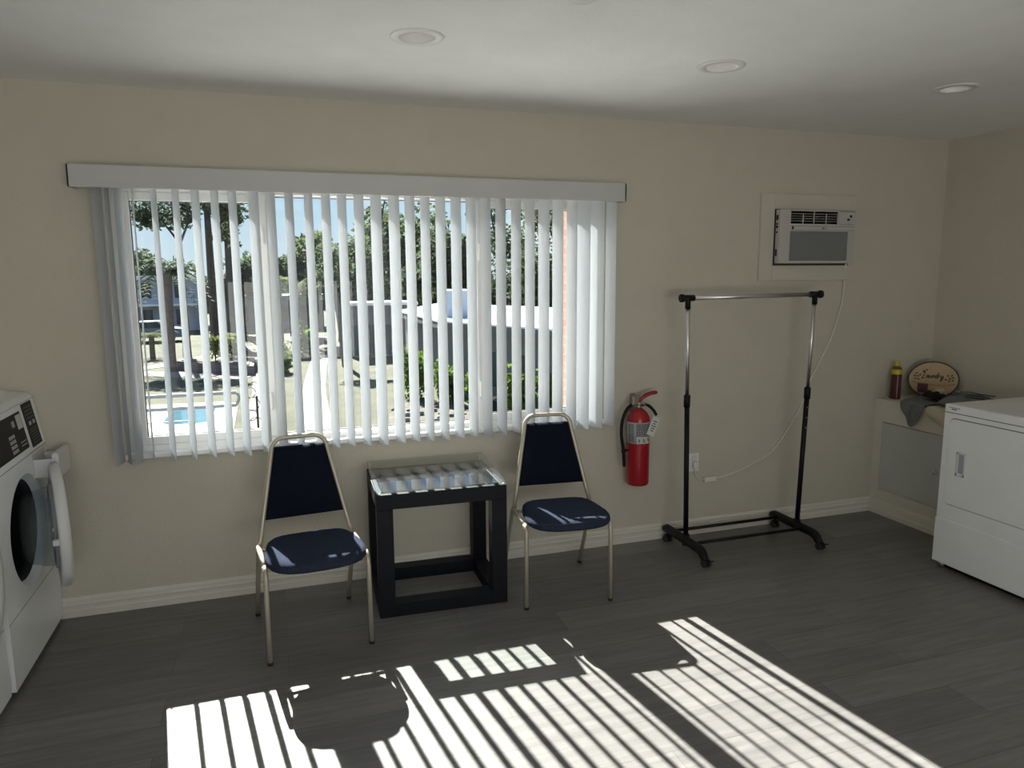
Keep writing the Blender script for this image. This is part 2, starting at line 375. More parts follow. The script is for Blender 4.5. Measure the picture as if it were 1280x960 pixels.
bw = MB(); bw.box(XL - 0.15, YB - 0.15, 0, -0.65, YB, HC); bw.box(1.85, YB - 0.15, 0, XR + 0.15, YB, HC); bw.box(-0.65, YB - 0.15, 2.05, 1.85, YB, HC)
struct(bw.build('wall_back', wall_m))
gd = MB(); gd.box(-0.65, YB - 0.10, 0, -0.58, YB - 0.02, 2.05); gd.box(1.78, YB - 0.10, 0, 1.85, YB - 0.02, 2.05); gd.box(0.56, YB - 0.10, 0, 0.64, YB - 0.02, 2.05); gd.box(-0.58, YB - 0.10, 1.98, 1.78, YB - 0.02, 2.05); gd.box(-0.58, YB - 0.10, 0, 1.78, YB - 0.02, 0.07)
gdo = struct(gd.build('added_door_1', white_m)); MB().box(-0.58, YB - 0.062, 0.07, 1.78, YB - 0.058, 1.98).build('added_door_pane', win_gl, gdo)  # unseen glass doors, added as a setting for the back fill light
CABX = 3.803
def baseboard(name, pts2, axis, a0, a1, flip=1, off=0.0):
    prof = [(0, 0), (0.017, 0), (0.017, 0.032), (0.013, 0.037), (0.013, 0.052), (0.0165, 0.056), (0.0165, 0.064), (0.011, 0.070), (0.011, 0.082), (0.006, 0.092), (0, 0.095)]
    return struct(MB().poly_prism([(off - flip * d, z) for d, z in prof], axis, a0, a1).build(name, trim_m))
baseboard('baseboard_front', None, 'x', XL, CABX)
baseboard('baseboard_left', None, 'y', YB, 0.0, -1, XL)
baseboard('baseboard_right', None, 'y', YB, -0.86, 1, XR)

# ---------------------------------------------------------------- window
win = bpy.data.objects.new('window_1', None); COL.objects.link(win); win.location = (WX0, 0.05, WZ0); struct(win)
fr = MB(); fy0, fy1 = 0.035, 0.115
fr.box(WX0, fy0, WZ0, WX0 + 0.03, fy1, WZ1); fr.box(WX1 - 0.03, fy0, WZ0, WX1, fy1, WZ1)
fr.box(WX0 + 0.03, fy0, WZ0, WX1 - 0.03, fy1, WZ0 + 0.032); fr.box(WX0 + 0.03, fy0, WZ1 - 0.04, WX1 - 0.03, fy1, WZ1)
fr.box(0.012, 0.05, WZ0 + 0.032, 0.048, 0.112, WZ1 - 0.04); fr.box(1.035, 0.05, WZ0 + 0.032, 1.072, 0.112, WZ1 - 0.04)
fr.build('window_frame', white_m, win)
def sash(x0, x1, gx0, gx1, gz0, gz1, y0, y1, zb, zt):
    s = MB(); s.box(x0, y0, zb, gx0, y1, zt, 0.003); s.box(gx1, y0, zb, x1, y1, zt, 0.003)
    s.box(gx0, y0, zb, gx1, y1, gz0, 0.003); s.box(gx0, y0, gz1, gx1, y1, zt, 0.003)
    o = s.build('window_sash', white_m, win)
    g = MB(); t = 0.004
    yb = y0 + 0.008
    g.box(gx0, yb, gz0, gx0 + t, yb + 0.01, gz1); g.box(gx1 - t, yb, gz0, gx1, yb + 0.01, gz1); g.box(gx0, yb, gz0, gx1, yb + 0.01, gz0 + t); g.box(gx0, yb, gz1 - t, gx1, yb + 0.01, gz1)
    g.build('glazing_gasket', seam_m, o)
    MB().box(gx0, (y0 + y1) / 2 - 0.002, gz0, gx1, (y0 + y1) / 2 + 0.002, gz1).build('window_pane', win_gl, o)
    return o
sl_ = sash(WX0 + 0.03, 0.012, -0.586, -0.045, 0.837, 1.950, 0.045, 0.078, WZ0 + 0.032, WZ1 - 0.04)
sm_ = sash(0.048, 1.035, 0.052, 1.031, 0.802, 1.985, 0.072, 0.105, WZ0 + 0.032, WZ1 - 0.04)
sr_ = sash(1.072, WX1 - 0.03, 1.125, 1.722, 0.837, 1.950, 0.045, 0.078, WZ0 + 0.032, WZ1 - 0.04)
for x, zz in ((-0.012, 0.98), (-0.012, 1.80), (1.088, 1.72), (1.088, 0.98)):
    MB().box(x - 0.008, 0.030, zz - 0.045, x + 0.008, 0.046, zz + 0.045, 0.005).build('sash_latch', white_m, win)
MB().box(WX0 - 0.012, -0.028, WZ0 - 0.018, WX1 + 0.012, 0.040, WZ0 + 0.006, 0.004).build('window_sill', white_m, win)

# ---------------------------------------------------------------- vertical blind
bl = thing('vertical_blind', 'white vertical blind with valance hanging across the wide window', 'blind', (0.55, -0.06, 2.0))
v = MB(); VY = -0.135
v.box(-0.790, VY, 1.985, 1.866, VY + 0.012, 2.082, 0.003); v.box(-0.790, VY, 1.985, -0.778, -0.004, 2.082, 0.003); v.box(1.854, VY, 1.985, 1.866, -0.004, 2.082, 0.003)
v.box(-0.778, VY + 0.012, 2.070, 1.854, -0.004, 2.079)
v.build('valance', val_m, bl)
MB().box(-0.74, -0.085, 2.018, 1.84, -0.035, 2.062, 0.003).build('headrail', white_m, bl)
SL = [(-0.694, 0.31), (-0.655, -0.42), (-0.611, 0.24), (-0.553, -0.20), (-0.466, -.44), (-0.376, -.46), (-0.293, -.52), (-0.211, -.49), (-0.134, -.49), (-0.042, -.62), (0.035, -.50),
      (0.118, -.45), (0.207, -.43), (0.288, -.46), (0.364, -.43), (0.445, -.48), (0.528, -.56), (0.617, -.54), (0.696, -.44), (0.774, -.38), (0.853, -.40), (0.934, -.43), (1.014, -.35),
      (1.091, -.40), (1.174, -.36), (1.259, -.31), (1.336, -.30), (1.416, -.40), (1.497, -.36), (1.579, -.31), (1.650, -.55), (1.730, -.70), (1.813, -.26)]
for i, (x, t) in enumerate(SL):
    n = math.hypot(1, t); d = Vector((t / n, 1 / n, 0)); nn = Vector((d.y, -d.x, 0)); w2 = 0.0445; sag = 0.0045
    zb = 0.738 - 0.004 * math.sin(i * 1.7)
    m = MB(); y0 = -0.060
    K = 6
    ring = [Vector((x, y0, 0)) + d * (w2 * (2 * k / K - 1)) + nn * (sag * (1 - (2 * k / K - 1) ** 2)) for k in range(K + 1)]
    ring2 = [p + nn * 0.0007 for p in ring]
    poly = [(p.x, p.y) for p in ring] + [(p.x, p.y) for p in ring2[::-1]]
    m.poly_prism(poly, 'z', zb, 2.020)
    o = m.build('slat', slat_m, bl)

# ---------------------------------------------------------------- recessed lights
names = ['white recessed ceiling light nearest the window, leftmost of three', 'middle of the three white recessed ceiling lights', 'white recessed ceiling light above the dryer corner, rightmost of three']
for i, (x, y) in enumerate(DL):
    t = thing('recessed_light', names[i], 'ceiling light', (x, y, HC), 0, 'recessed lights in the ceiling')
    MB().lathe([(0.062, 0.0), (0.066, -0.006), (0.094, -0.004), (0.097, 0.0), (0.094, 0.002), (0.066, 0.002)], (x, y, HC), close=True, seg=48).build('trim_ring', light_m, t)
    b = MB(); prof = [(0.064, -0.003)]
    for k in range(6): prof += [(0.0635 - 0.0022 * k, 0.006 * k), (0.0615 - 0.0022 * k, 0.006 * k + 0.002)]
    b.lathe(prof, (x, y, HC), seg=48).build('baffle', light_m, t)
    MB().lathe([(0.0, 0.036), (0.052, 0.036), (0.052, 0.040), (0.0, 0.040)], (x, y, HC), seg=40).build('lens', lens_m, t)
t = thing('smoke_detector', 'small white round ceiling fitting cut off by the top edge of the photo', 'ceiling fitting', (0.935, -1.645, HC))
MB().lathe([(0.0, -0.032), (0.04, -0.032), (0.055, -0.022), (0.06, 0.0), (0.0, 0.0)], (0.935, -1.645, HC), seg=32).build('cover', light_m, t)

# ================================================================ CHAIRS
def make_chair(label):
    t = thing('stacking_chair', label, 'chair', (0, 0, 0), 0, 'padded stacking chairs under the window')
    tr = 0.0105
    # seat: rounded trapezoid pad
    m = MB(); NA, NR = 40, 7
    def seat_pt(a, r):
        ca, sa = math.cos(a), math.sin(a); p = 3.6 if sa < 0 else 5.5
        q = (abs(ca) ** p + abs(sa) ** p) ** (-1 / p)
        y = -0.157 + 0.193 * q * sa * r; hw = 0.208 - 0.038 * max(0, (y + 0.20) / 0.24) ** 1.3
        return q * ca * r * hw, y - 0.02 * (1 - (q * ca * r) ** 2) * (1 if sa < 0 else 0) * r
    top, bot = [], []
    prof = [(0.2, 0.463), (0.5, 0.463), (0.8, 0.461), (0.93, 0.457), (0.985, 0.449), (1.0, 0.440), (1.0, 0.428), (0.97, 0.418)]
    rings = []
    for r, z in prof: rings.append([m.b.verts.new(seat_pt(2 * math.pi * k / NA, r) + (z,)) for k in range(NA)])
    for a, b in zip(rings[:-1], rings[1:]):
        for k in range(NA):
            f = m.b.faces.new((a[k], a[(k + 1) % NA], b[(k + 1) % NA], b[k])); f.smooth = True
    f = m.b.faces.new(rings[0]); f.smooth = True; m.b.faces.new(rings[-1][::-1])
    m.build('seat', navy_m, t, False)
    # seat rail frame under the pad
    m = MB(); m.tube([(-0.2, -0.205, 0.410), (0.2, -0.205, 0.410)], 0.009, 8); m.tube([(-0.2, 0.0, 0.410), (0.2, 0.0, 0.410)], 0.009, 8)
    for s_ in (-1, 1):
        m.tube([(s_ * 0.211, -0.205, 0.410), (s_ * 0.211, 0.045, 0.410)], tr, 10)
    m.build('seat_rail', tube_m, t, False)
    for s_ in (-1, 1):
        x = s_ * 0.211
        p = [(s_ * 0.214, -0.250, 0.012), (s_ * 0.212, -0.246, 0.36)] + [tuple(q) for q in arc((x, -0.205, 0.370), 0.04, 180, 90, 5, (0, 1, 0), (0, 0, 1))]
        lg = MB().tube(p, tr, 10).build('leg', tube_m, t, False)
        MB().lathe([(0.0, 0), (0.0115, 0), (0.0115, 0.013), (0.0, 0.013)], (s_ * 0.214, -0.250, 0), seg=14).build('foot_cap', rub_m, lg, False)
        p = [tuple(q) for q in arc((x, 0.03, 0.380), 0.03, 90, 30, 4, (0, 1, 0), (0, 0, 1))] + [(s_ * 0.2135, 0.145, 0.215), (s_ * 0.216, 0.245, 0.012)]
        lg = MB().tube(p, tr, 10).build('leg', tube_m, t, False)
        MB().lathe([(0.0, 0), (0.0115, 0), (0.0115, 0.013), (0.0, 0.013)], (s_ * 0.216, 0.245, 0), seg=14).build('foot_cap', rub_m, lg, False)
    # back arch in a leaning plane
    def B(x, z): return Vector((x, 0.045 + (z - 0.410) * 0.235, z))
    zt, hb, ht, rr = 0.872, 0.205, 0.124, 0.058
    pts = [B(-hb, 0.410)]
    pts += [B(-(hb - (hb - ht) * (z - 0.41) / 0.405), z) for z in (0.50, 0.58, 0.66, 0.74, 0.80)]
    pts += [B(-ht + rr - rr * math.cos(a) * 1.02, zt - rr + rr * math.sin(a)) for a in [math.radians(v_) for v_ in (0, 20, 40, 60, 80, 90)]]
    pts += [Vector((-p.x, p.y, p.z)) for p in pts[::-1]]
    MB().tube(pts, tr * 1.05, 10).build('back_frame', tube_m, t, False)
    m = MB()
    def hw(z): return hb - (hb - ht) * (z - 0.41) / 0.405 - 0.009
    def cush(side):
        def fn(u, v_):
            z = 0.522 + 0.308 * v_; e_ = 1 - max(abs(2 * u - 1) ** 6, abs(2 * v_ - 1) ** 8)
            p = B((2 * u - 1) * hw(z), z); return p + Vector((0, side * ((0.006 if side < 0 else 0.020) + 0.014 * max(0, e_)), 0))
        return fn
    m.grid(cush(-1), 14, 14); m.grid(cush(1), 14, 14)
    bmesh.ops.remove_doubles(m.b, verts=m.b.verts, dist=0.0005)
    # close rim
    be = [e_ for e_ in m.b.edges if e_.is_boundary]; bmesh.ops.bridge_loops(m.b, edges=be)
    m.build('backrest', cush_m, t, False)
    return t
ch1 = make_chair('navy padded metal stacking chair left of the black side table')
ch2 = copy_tree(ch1); ch2['label'] = 'navy padded metal stacking chair between the side table and the fire extinguisher'
ch1.location = (0.115, -0.500, 0); ch1.rotation_euler = (0, 0, math.radians(6.0))
ch2.location = (1.342, -0.415, 0); ch2.rotation_euler = (0, 0, math.radians(-5.5))

# ================================================================ SIDE TABLE
tb = thing('side_table', 'black cube-frame side table with a glass top between the two chairs', 'table', (0.743, -0.275, 0), math.radians(-2.2))
TW, TD, TH, LG = 0.311, 0.247, 0.600, 0.074
m = MB()
m.box(-TW, -TD, TH - 0.072, TW, -TD + 0.028, TH, 0.002); m.box(-TW, TD - 0.028, TH - 0.072, TW, TD, TH, 0.002)
m.box(-TW, -TD + 0.028, TH - 0.072, -TW + 0.028, TD - 0.028, TH, 0.002); m.box(TW - 0.028, -TD + 0.028, TH - 0.072, TW, TD - 0.028, TH, 0.002)
m.build('apron', tblack_m, tb, False)
for sx_ in (-1, 1):
    for sy_ in (-1, 1):
        x0, x1 = sorted((sx_ * TW, sx_ * (TW - LG))); y0, y1 = sorted((sy_ * TD, sy_ * (TD - LG)))
        MB().box(x0, y0, 0.0, x1, y1, TH - 0.072, 0.002).build('leg', tblack_m, tb, False)
for y in (-TD, TD - LG):
    MB().box(-TW + LG, y, 0.0, TW - LG, y + LG, 0.066, 0.002).build('bottom_rail', tblack_m, tb, False)
for x in (-TW, TW - LG):
    MB().box(x, -TD + LG, 0.0, x + LG, TD - LG, 0.066, 0.002).build('bottom_rail', tblack_m, tb, False)
g = MB().box(-TW, -TD, -0.005, TW, TD, 0.005, 0.001); g.b.transform(Matrix.Translation((0, 0, TH + 0.0237)) @ Matrix.Rotation(math.radians(3.5), 4, 'X')); g = g.build('glass_top', top_gl, tb, False)
for sx_ in (-1, 1):
    for sy_ in (-1, 1):
        bh = 0.0325 if sy_ > 0 else 0.0035; MB().lathe([(0, 0), (0.006, 0), (0.006, bh), (0, bh)], (sx_ * (TW - 0.014), sy_ * (TD - 0.014), TH), seg=12).build('glass_bumper', white_m, tb, False)

# ================================================================ FIRE EXTINGUISHER
EX, EY, EZ = 1.990, -0.088, 0.385
fe = thing('fire_extinguisher', 'red fire extinguisher hung on the wall right of the window', 'fire extinguisher', (EX, EY, EZ))
R_ = 0.0655
MB().lathe([(0, 0.004), (R_ - 0.012, 0.0), (R_ - 0.004, 0.004), (R_, 0.014), (R_, 0.385), (R_ - 0.004, 0.405), (R_ - 0.016, 0.425), (0.036, 0.440), (0.022, 0.447), (0.018, 0.455), (0, 0.455)], (EX, EY, EZ), seg=40).build('cylinder', red_m, fe)
MB().lathe([(R_ + 0.0006, 0.252), (R_ + 0.0006, 0.376), (R_ + 0.0002, 0.376), (R_ + 0.0002, 0.252)], (EX, EY, EZ), seg=40, close=True).build('label_band', lab_m, fe)
def cyl_patch(a0, a1, z0, z1, r):
    q = MB(); q.grid(lambda u, v_: (EX + r * math.sin(math.radians(a0 + (a1 - a0) * u)), EY - r * math.cos(math.radians(a0 + (a1 - a0) * u)), EZ + z0 + (z1 - z0) * v_), 6, 1); return q
ink = MB()
random.seed(3)
for row in range(9):
    z = 0.368 - row * 0.0085; a = -38
    while a < 40:
        wd_ = random.uniform(4, 12); q = (a, min(a + wd_, 42)); a += wd_ + 2.2
        rr = R_ + 0.0011; A = [(EX + rr * math.sin(math.radians(k)), EY - rr * math.cos(math.radians(k))) for k in q]
        ink.b.faces.new([ink.b.verts.new(c_) for c_ in ((A[0][0], A[0][1], EZ + z - 0.0055), (A[1][0], A[1][1], EZ + z - 0.0055), (A[1][0], A[1][1], EZ + z), (A[0][0], A[0][1], EZ + z))])
for row in range(11):
    z = 0.365 - row * 0.0095
    rr = R_ + 0.0011
    for q in ((-84, -70), (-66, -50)):
        A = [(EX + rr * math.sin(math.radians(k)), EY - rr * math.cos(math.radians(k))) for k in q]
        ink.b.faces.new([ink.b.verts.new(c_) for c_ in ((A[0][0], A[0][1], EZ + z - 0.004), (A[1][0], A[1][1], EZ + z - 0.004), (A[1][0], A[1][1], EZ + z), (A[0][0], A[0][1], EZ + z))])
ink.build('label_print', ink_m, fe, fix=False)
for k, a in enumerate((-24, 2, 28)):
    sq = cyl_patch(a - 11.5, a + 11.5, 0.255, 0.295, R_ + 0.0012).build('class_square', paper_m, fe, fix=False)
    pk = MB(); rr = R_ + 0.0018
    shapes = [[(-6, .263, 3, .268), (-4, .270, -1, .284), (1, .268, 5, .280)], [(-7, .262, 7, .266), (-5, .268, 0, .284), (2, .270, 5, .276)], [(-6, .276, -1, .286), (0, .262, 4, .282), (-6, .263, -3, .272)]][k]
    for (b0, z0, b1, z1) in shapes:
        A = [(EX + rr * math.sin(math.radians(a + q)), EY - rr * math.cos(math.radians(a + q))) for q in (b0, b1)]
        pk.b.faces.new([pk.b.verts.new(c_) for c_ in ((A[0][0], A[0][1], EZ + z0), (A[1][0], A[1][1], EZ + z0), (A[1][0], A[1][1], EZ + z1), (A[0][0], A[0][1], EZ + z1))])
    pk.build('pictogram', ink_m, sq, fix=False)
va = MB(); va.lathe([(0.0, 0.45), (0.019, 0.45), (0.019, 0.468), (0.014, 0.472), (0.014, 0.512), (0.018, 0.514), (0.018, 0.522), (0, 0.524)], (EX, EY, EZ), seg=20)
va.box(EX - 0.042, EY - 0.013, EZ + 0.474, EX + 0.012, EY + 0.013, EZ + 0.520, 0.003); va.tube([(EX - 0.028, EY, EZ + 0.478), (EX - 0.048, EY, EZ + 0.474)], 0.010, 12)
va.lathe([(0, 0), (0.013, 0), (0.013, 0.006), (0, 0.008)], (EX, EY - 0.013, EZ + 0.476), seg=18, frm=Matrix(((1, 0, 0), (0, 0, -1), (0, 1, 0))))
va.build('valve', brass_m, fe)
lv = MB(); lv.tube(smooth_path([(EX - 0.008, EY - 0.004, EZ + 0.488), (EX + 0.03, EY - 0.012, EZ + 0.521), (EX + 0.065, EY - 0.018, EZ + 0.536), (EX + 0.105, EY - 0.024, EZ + 0.541)], 5), [0.010] * 5 + [0.012] * 5 + [0.011] * 5 + [0.005], 10, flat=1.25)
lv.build('lever', red_h, fe)
MB().tube(smooth_path([(EX - 0.002, EY - 0.004, EZ + 0.470), (EX + 0.045, EY - 0.016, EZ + 0.468), (EX + 0.08, EY - 0.022, EZ + 0.440), (EX + 0.100, EY - 0.026, EZ + 0.408)], 5), 0.0085, 10, flat=1.2).build('carry_handle', black_m, fe)
MB().tube([(EX + 0.002, EY - 0.016, EZ + 0.487), (EX + 0.028, EY - 0.030, EZ + 0.470)], 0.003, 8).build('safety_pin', steel_m, fe)
MB().tube(smooth_path([(EX - 0.045, EY, EZ + 0.474), (EX - 0.078, EY - 0.004, EZ + 0.448), (EX - 0.105, EY - 0.006, EZ + 0.39), (EX - 0.112, EY - 0.006, EZ + 0.31), (EX - 0.098, EY - 0.006, EZ + 0.215), (EX - 0.094, EY - 0.006, EZ + 0.17), (EX - 0.090, EY - 0.006, EZ + 0.115)], 6), [0.0095] * 31 + [0.0095] * 5 + [0.0085], 12).build('hose', black_m, fe)
cl = MB(); cl.tube([(EX - 0.096, EY - 0.006, EZ + 0.198), (EX - 0.094, EY - 0.006, EZ + 0.218)], 0.014, 12); cl.box(EX - 0.095, EY - 0.011, EZ + 0.203, EX - 0.060, EY - 0.001, EZ + 0.213, 0.002); cl.build('hose_clip', black_m, fe)
tgm = Matrix.Rotation(math.radians(23), 3, 'Y')
tgc = Vector((EX + 0.058, EY - 0.068, EZ + 0.352)); tgo = MB().box(-0.024, -0.0006, -0.055, 0.024, 0.0006, 0.055, rot=tgm)
tgo.b.transform(Matrix.Translation(tgc)); tgo = tgo.build('inspection_tag', paper_m, fe)
tl = MB()
for k in range(5):
    q = tgm @ Vector((0, 0, 0.03 - k * 0.014)) + tgc + Vector((0, -0.0012, 0)); hwid = [0.014, 0.010, 0.016, 0.012, 0.009][k]
    a = tgm @ Vector((hwid, 0, 0)); b = tgm @ Vector((0, 0, 0.0025))
    tl.b.faces.new([tl.b.verts.new(c_) for c_ in (q - a - b, q + a - b, q + a + b, q - a + b)])
tl.build('tag_print', ink_m, tgo, fix=False)
MB().tube([tuple(tgc + tgm @ Vector((-0.004, 0, 0.05))), (EX + 0.024, EY - 0.030, EZ + 0.468)], 0.0012, 6).build('tag_tie', paper_m, fe)
hb_ = MB(); hb_.box(EX - 0.016, -0.006, EZ + 0.36, EX + 0.016, 0, EZ + 0.525, 0.001); hb_.box(EX - 0.012, EY + 0.012, EZ + 0.505, EX + 0.012, -0.004, EZ + 0.511, 0.001); hb_.build('wall_hook', steel_m, fe)

# ================================================================ GARMENT RACK
gr = thing('garment_rack', 'black and chrome rolling garment rack standing empty by the wall', 'clothes rack', (2.6, -0.27, 0))
def pole(x0, y0, z0, x1, y1, z1, zs, right):
    k = (zs - z0) / (z1 - z0); xm, ym = x0 + (x1 - x0) * k, y0 + (y1 - y0) * k
    p = MB().tube([(x0, y0, z0), (xm, ym, zs)], 0.0145, 16).build('lower_pole', black_m, gr)
    MB().tube([(xm, ym, zs - 0.055), (xm, ym, zs + 0.012)], 0.0185, 16).build('pole_collar', black_m, p)
    if right:
        for q in range(4):
            kk = k * (0.95 - 0.045 * q * 1.6); h = Vector((x0 + (x1 - x0) * kk, y0, z0 + (z1 - z0) * kk))
            MB().lathe([(0, 0), (0.0038, 0), (0.0038, 0.0012), (0, 0.0012)], h + Vector((-0.003, -0.0142, 0)), frm=Matrix(((1, 0, 0), (0, 0, -1), (0, 1, 0))), seg=10).build('height_hole', chrome_m, p)
    MB().tube([(xm, ym, zs), (x1, y1, z1)], 0.0108, 16).build('upper_pole', chrome_m, gr)
PLt, PRt = (2.180, -0.27, 1.466), (3.027, -0.27, 1.474)
pole(2.212, -0.27, 0.055, *PLt, 0.915, False); pole(2.985, -0.27, 0.055, *PRt, 0.913, True)
MB().tube([(PLt[0] + 0.02, -0.27, 1.466), (PRt[0] - 0.02, -0.27, 1.474)], 0.0125, 16).build('top_rail', chrome_m, gr)
for (x, y, z), s_ in ((PLt, -1), (PRt, 1)):
    c = MB(); c.tube([(x, y, z - 0.058), (x, y, z + 0.012)], 0.0155, 16); c.tube([(x - s_ * 0.036, y, z), (x + s_ * 0.030, y, z)], 0.0175, 16)
    c.tube([(x + s_ * 0.026, y, z), (x + s_ * 0.030, y, z), (x + s_ * 0.046, y, z), (x + s_ * 0.050, y, z)], [0.012, 0.0225, 0.0225, 0.018], 18)
    c.build('corner_connector', black_m, gr)
for x in (2.212, 2.985):
    f = MB(); pts = [(x, -0.035, 0.070), (x, -0.06, 0.078), (x, -0.40, 0.078)] + [(x, -0.40 - 0.075 * math.sin(a), 0.003 + 0.075 * math.cos(a)) for a in [math.radians(v_) for v_ in (20, 40, 60, 75)]]
    f.tube(pts, [0.020, 0.0265, 0.0265, 0.026, 0.025, 0.022, 0.019], 16)
    f.tube([(x, -0.27, 0.05), (x, -0.27, 0.115)], 0.021, 16)
    fo = f.build('base_foot', black_m, gr)
    for y in (-0.072, -0.478):
        ck = MB(); ck.tube([(x, y, 0.052 if y > -0.1 else 0.045), (x, y, 0.022)], 0.009, 10); ck.box(x - 0.017, y - 0.016, 0.018, x + 0.017, y + 0.016, 0.044, 0.004)
        co_ = ck.build('caster', black_m, gr)
        for s_ in (-1, 1): MB().tube([(x + s_ * 0.007, y, 0.020), (x + s_ * 0.021, y, 0.020)], 0.020, 18).build('wheel', rub_m, co_)
        if y < -0.3: MB().box(x + 0.006, y - 0.040, 0.034, x + 0.026, y - 0.012, 0.040, 0.002, rot=Matrix.Rotation(math.radians(-18), 3, 'X')).build('brake_lever', black_m, co_)
for y, z in ((-0.115, 0.080), (-0.335, 0.080)):
    MB().tube([(2.20, y, z), (2.99, y, z)], 0.0095, 12).build('base_bar', black_m, gr)

# ================================================================ AIR CONDITIONER
ac = thing('air_conditioner', 'white through-wall air conditioner with black top grille and grey filter', 'air conditioner', (3.225, 0, 1.64))
A0, A1, AZ0, AZ1, AY = 2.925, 3.485, 1.655, 1.975, -0.062
def ax(u): return A0 + (A1 - A0) * (u - 130) / 915.0
def az(v_): return AZ1 - (AZ1 - AZ0) * (v_ - 220) / 640.0
bd = MB(); bd.box(A0, AY + 0.012, AZ0, A1, -0.016, AZ1, 0.006)
# front moulding as a ring around the grille opening and filter
gx0, gx1, gz0, gz1 = ax(255), ax(825), az(385), az(240)
bd.box(A0, AY, AZ0, gx0, AY + 0.014, AZ1, 0.004); bd.box(gx0 - 0.004, AY, gz1, A1, AY + 0.014, AZ1, 0.003)
bd.box(gx1, AY, az(395), A1, AY + 0.014, AZ1 - 0.002, 0.003); bd.box(gx0 - 0.004, AY, az(478), A1, AY + 0.014, az(387), 0.003)
bd.box(gx0 - 0.004, AY, AZ0, A1, AY + 0.014, az(828), 0.003); bd.box(ax(960), AY, az(830), A1, AY + 0.014, az(470), 0.003)
bd.build('housing', acw_m, ac)
MB().box(gx0, AY + 0.012, gz0, gx1, AY + 0.0135, gz1).build('grille_cavity', black_m, ac)
for k in range(4):
    z = gz1 - (gz1 - gz0) * (k + 1) / 5.0
    MB().box(gx0, AY + 0.003, z - 0.0012, gx1, AY + 0.008, z + 0.0012).build('louver', acw_m, ac)
for u in (400, 530, 678): MB().box(ax(u) - 0.003, AY + 0.001, gz0, ax(u) + 0.003, AY + 0.004, gz1 - 0.012 * (u != 530)).build('louver_rib', acw_m, ac)
MB().box(ax(258), AY + 0.004, az(826), ax(958), AY + 0.0125, az(480)).build('filter_panel', acf_m, ac)
sm = MB(); sm.box(gx0, AY - 0.0006, az(417), ax(1030), AY + 0.001, az(412)); sm.box(gx0, AY - 0.0006, az(466), ax(1030), AY + 0.001, az(462)); sm.box(ax(840), AY - 0.0006, az(388), ax(1030), AY + 0.001, az(383)); sm.build('panel_seam', mat('seam_grey', (0.22, 0.21, 0.20), 0.6), ac)
for (u0, v0, u1, v1) in ((268, 420, 290, 455), (968, 275, 995, 303), (935, 318, 968, 342)): MB().box(ax(u0), AY - 0.0012, az(v1), ax(u1), AY + 0.001, az(v0), 0.0005).build('sensor_button' if u0 < 300 else 'control_button', black_m, ac)
lgm = mat('logo_grey', (0.14, 0.13, 0.13), 0.5)
MB().lathe([(0, 0), (0.0062, 0), (0.0062, 0.0008), (0, 0.0008)], (ax(645), AY, az(440)), frm=Matrix(((1, 0, 0), (0, 0, -1), (0, 1, 0))), seg=20).build('logo_disc', lgm, ac)
text_mesh('logo_letters', 'LG', 0.016, lgm, ac, frame4((ax(674), AY - 0.0003, az(440)), (1, 0, 0), (0, -1, 0)))
for v0, v1 in ((285, 345), (380, 400), (410, 440), (480, 500), (690, 770)): MB().box(A0 - 0.0008, AY + 0.020, az(v1), A0 + 0.001, AY + 0.036, az(v0)).build('side_vent', black_m, ac)
crd = [(3.455, -0.04, 1.660), (3.465, -0.012, 1.615), (3.467, -0.012, 1.45), (3.40, -0.010, 1.197), (3.265, -0.010, 0.946), (3.175, -0.010, 0.734), (2.995, -0.010, 0.488), (2.83, -0.010, 0.408), (2.68, -0.010, 0.358), (2.56, -0.012, 0.341)]
MB().tube(smooth_path(crd, 8), 0.0042, 8).build('power_cord', cord_m, ac)
MB().box(2.488, -0.026, 0.326, 2.575, -0.004, 0.358, 0.006).build('cord_block', cord_m, ac)
MB().tube(smooth_path([(2.492, -0.012, 0.343), (2.45, -0.012, 0.352), (2.424, -0.018, 0.385), (2.418, -0.022, 0.43)], 6), 0.0042, 8).build('power_cord', cord_m, ac)
MB().box(2.404, -0.034, 0.425, 2.434, -0.008, 0.462, 0.005).build('power_plug', cord_m, ac)
sp_ = MB(); PX0, PX1, PZ0, PZ1 = 2.822, 3.520, 1.553, 2.070
hx0, hx1, hz0, hz1 = A0 - 0.008, A1 + 0.002, AZ0 - 0.012, AZ1 + 0.004
sp_.box(PX0, -0.018, PZ0, hx0, 0, PZ1, 0.002); sp_.box(hx1, -0.018, PZ0, PX1, 0, PZ1, 0.002); sp_.box(hx0, -0.018, PZ0, hx1, 0, hz0, 0.002); sp_.box(hx0, -0.018, hz1, hx1, 0, PZ1, 0.002)
sp_.box(hx0, -0.0015, hz0, hx1, 0, hz1, mi=1)
struct(sp_.build('trim_1', [acp_m, seam_m]))
ou = thing('wall_outlet', 'white electrical outlet low on the wall behind the garment rack', 'outlet', (2.418, 0, 0.455))
MB().box(2.382, -0.006, 0.398, 2.454, 0, 0.512, 0.002).build('cover_plate', white_m, ou)
MB().box(2.402, -0.008, 0.464, 2.434, -0.005, 0.496, 0.003).build('socket', enamel_b, ou)

